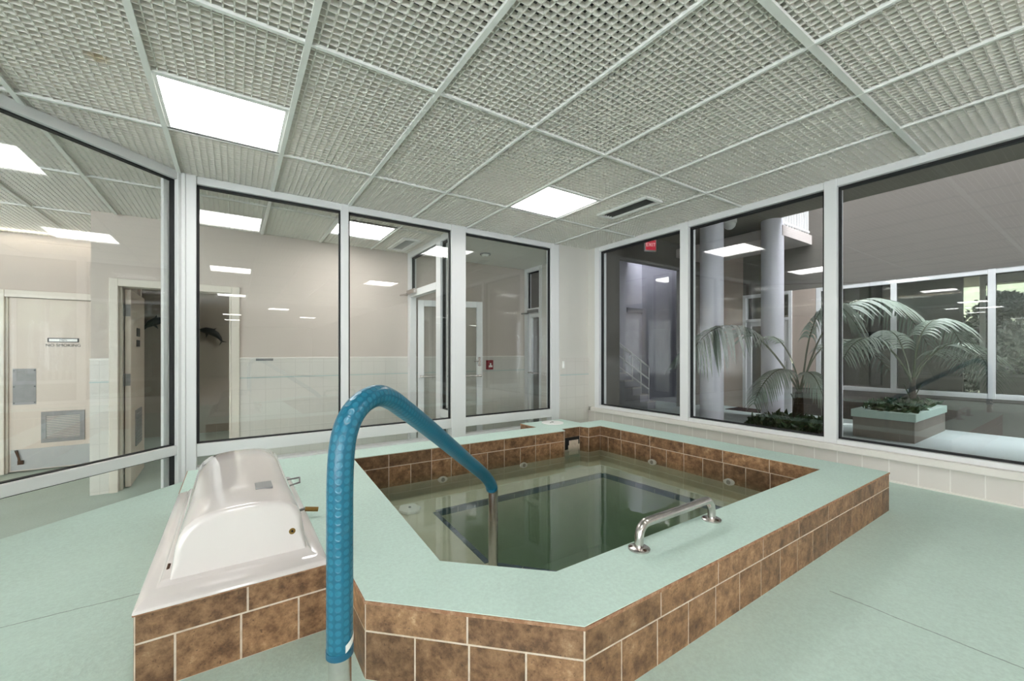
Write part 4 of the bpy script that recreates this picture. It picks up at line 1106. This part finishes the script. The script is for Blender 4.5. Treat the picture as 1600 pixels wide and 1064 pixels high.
bush(17.6, -.55, .8, 1.25, 1500, BUSH_R, .14, 'reddish spiky garden plant at the right edge of the view')
bush(17.4, -1.6, .8, 1.1, 1200, BUSH, .13, 'light green garden plant right of the reddish one')
m = MB(); m.box(22, 22.2, -14, 12, LOW, 4.6); struct(m.build('wall_garden', pbr('ivy_covered_wall', lin(44, 50, 38), .95, noise=(7, lin(22, 30, 18), .9))))
m = MB(); m.box(15.9, 19.8, -14, 12, 2.1, 2.25); struct(m.build('ceiling_garden_shade', STUCCO_D))  # overhead slab added to shade the garden

# ================================================================== LIGHT
def area(name, loc, sx, sy, power, col, rot=(0, 0, 0)):
    l = bpy.data.lights.new(name, 'AREA'); l.shape = 'RECTANGLE'; l.size = sx; l.size_y = sy; l.energy = power; l.color = col
    o = bpy.data.objects.new(name, l); COL.objects.link(o); o.location = (loc[0], loc[1], loc[2]+Z0); o.rotation_euler = rot
    return o
# daylight through the atrium's roof light (the slot between the gallery and the far wall)
def portal(name, loc, sx, sy, rot):
    o = area(name, loc, sx, sy, 1, (1, 1, 1), rot); o.data.cycles.is_portal = True
h_ = math.pi/2
portal('roof_light_opening', (9.75, -1.4, 3.2), 1.4, 10.8, (0, 0, 0))
portal('stairwell_added_slot', (9.6, 7.15, 3.2), .6, 1.5, (0, 0, 0))  # slot left open in the stairwell roof, added to light its wall
portal('hall_added_opening', (-1.86, -2.9, .2), 2.2, 6.6, (0, -h_, 0))  # portal of the added hall windows
portal('corridor_added_opening', (-7.5, -2.12, .2), 11.3, 2.2, (h_, 0, 0))  # portal of the added corridor windows
portal('atrium_added_opening', (5.2, -7.15, .65), 2.4, 4.0, (h_, 0, 0))  # portal of the added window at the atrium end
portal('garden_window_opening', (16.05, -2.4, .6), 2.4, 9.0, (0, h_, 0))
sl_ = bpy.data.lights.new('sun', 'SUN'); sl_.energy = 60; sl_.angle = math.radians(1.0); sl_.color = (1, .96, .9)
so = bpy.data.objects.new('sun', sl_); COL.objects.link(so)
so.rotation_euler = Vector((.86, -.50, -.50)).to_track_quat('-Z', 'Y').to_euler(); so.location = (-6, -4, 6)
wd = bpy.data.worlds.new('world'); scene.world = wd; wd.use_nodes = True
nt = wd.node_tree; nt.nodes.clear()
bg = nt.nodes.new('ShaderNodeBackground'); bg.inputs[0].default_value = (.92, .95, 1.0, 1); bg.inputs[1].default_value = 8.0
ow = nt.nodes.new('ShaderNodeOutputWorld'); nt.links.new(bg.outputs[0], ow.inputs[0])

# ------------------------------------------------------------------ view & sampling quality
scene.view_settings.view_transform = 'Standard'; scene.view_settings.look = 'None'
scene.view_settings.exposure = 0.95; scene.view_settings.gamma = 1.0
cy = scene.cycles
cy.use_denoising = True
try: cy.denoiser = 'OPENIMAGEDENOISE'
except Exception: pass
cy.max_bounces = 12; cy.diffuse_bounces = 6; cy.glossy_bounces = 6; cy.transmission_bounces = 8
cy.transparent_max_bounces = 40; cy.volume_bounces = 1
cy.caustics_reflective = False; cy.caustics_refractive = False
cy.sample_clamp_indirect = 6.0; cy.blur_glossy = .3
cy.use_light_tree = True
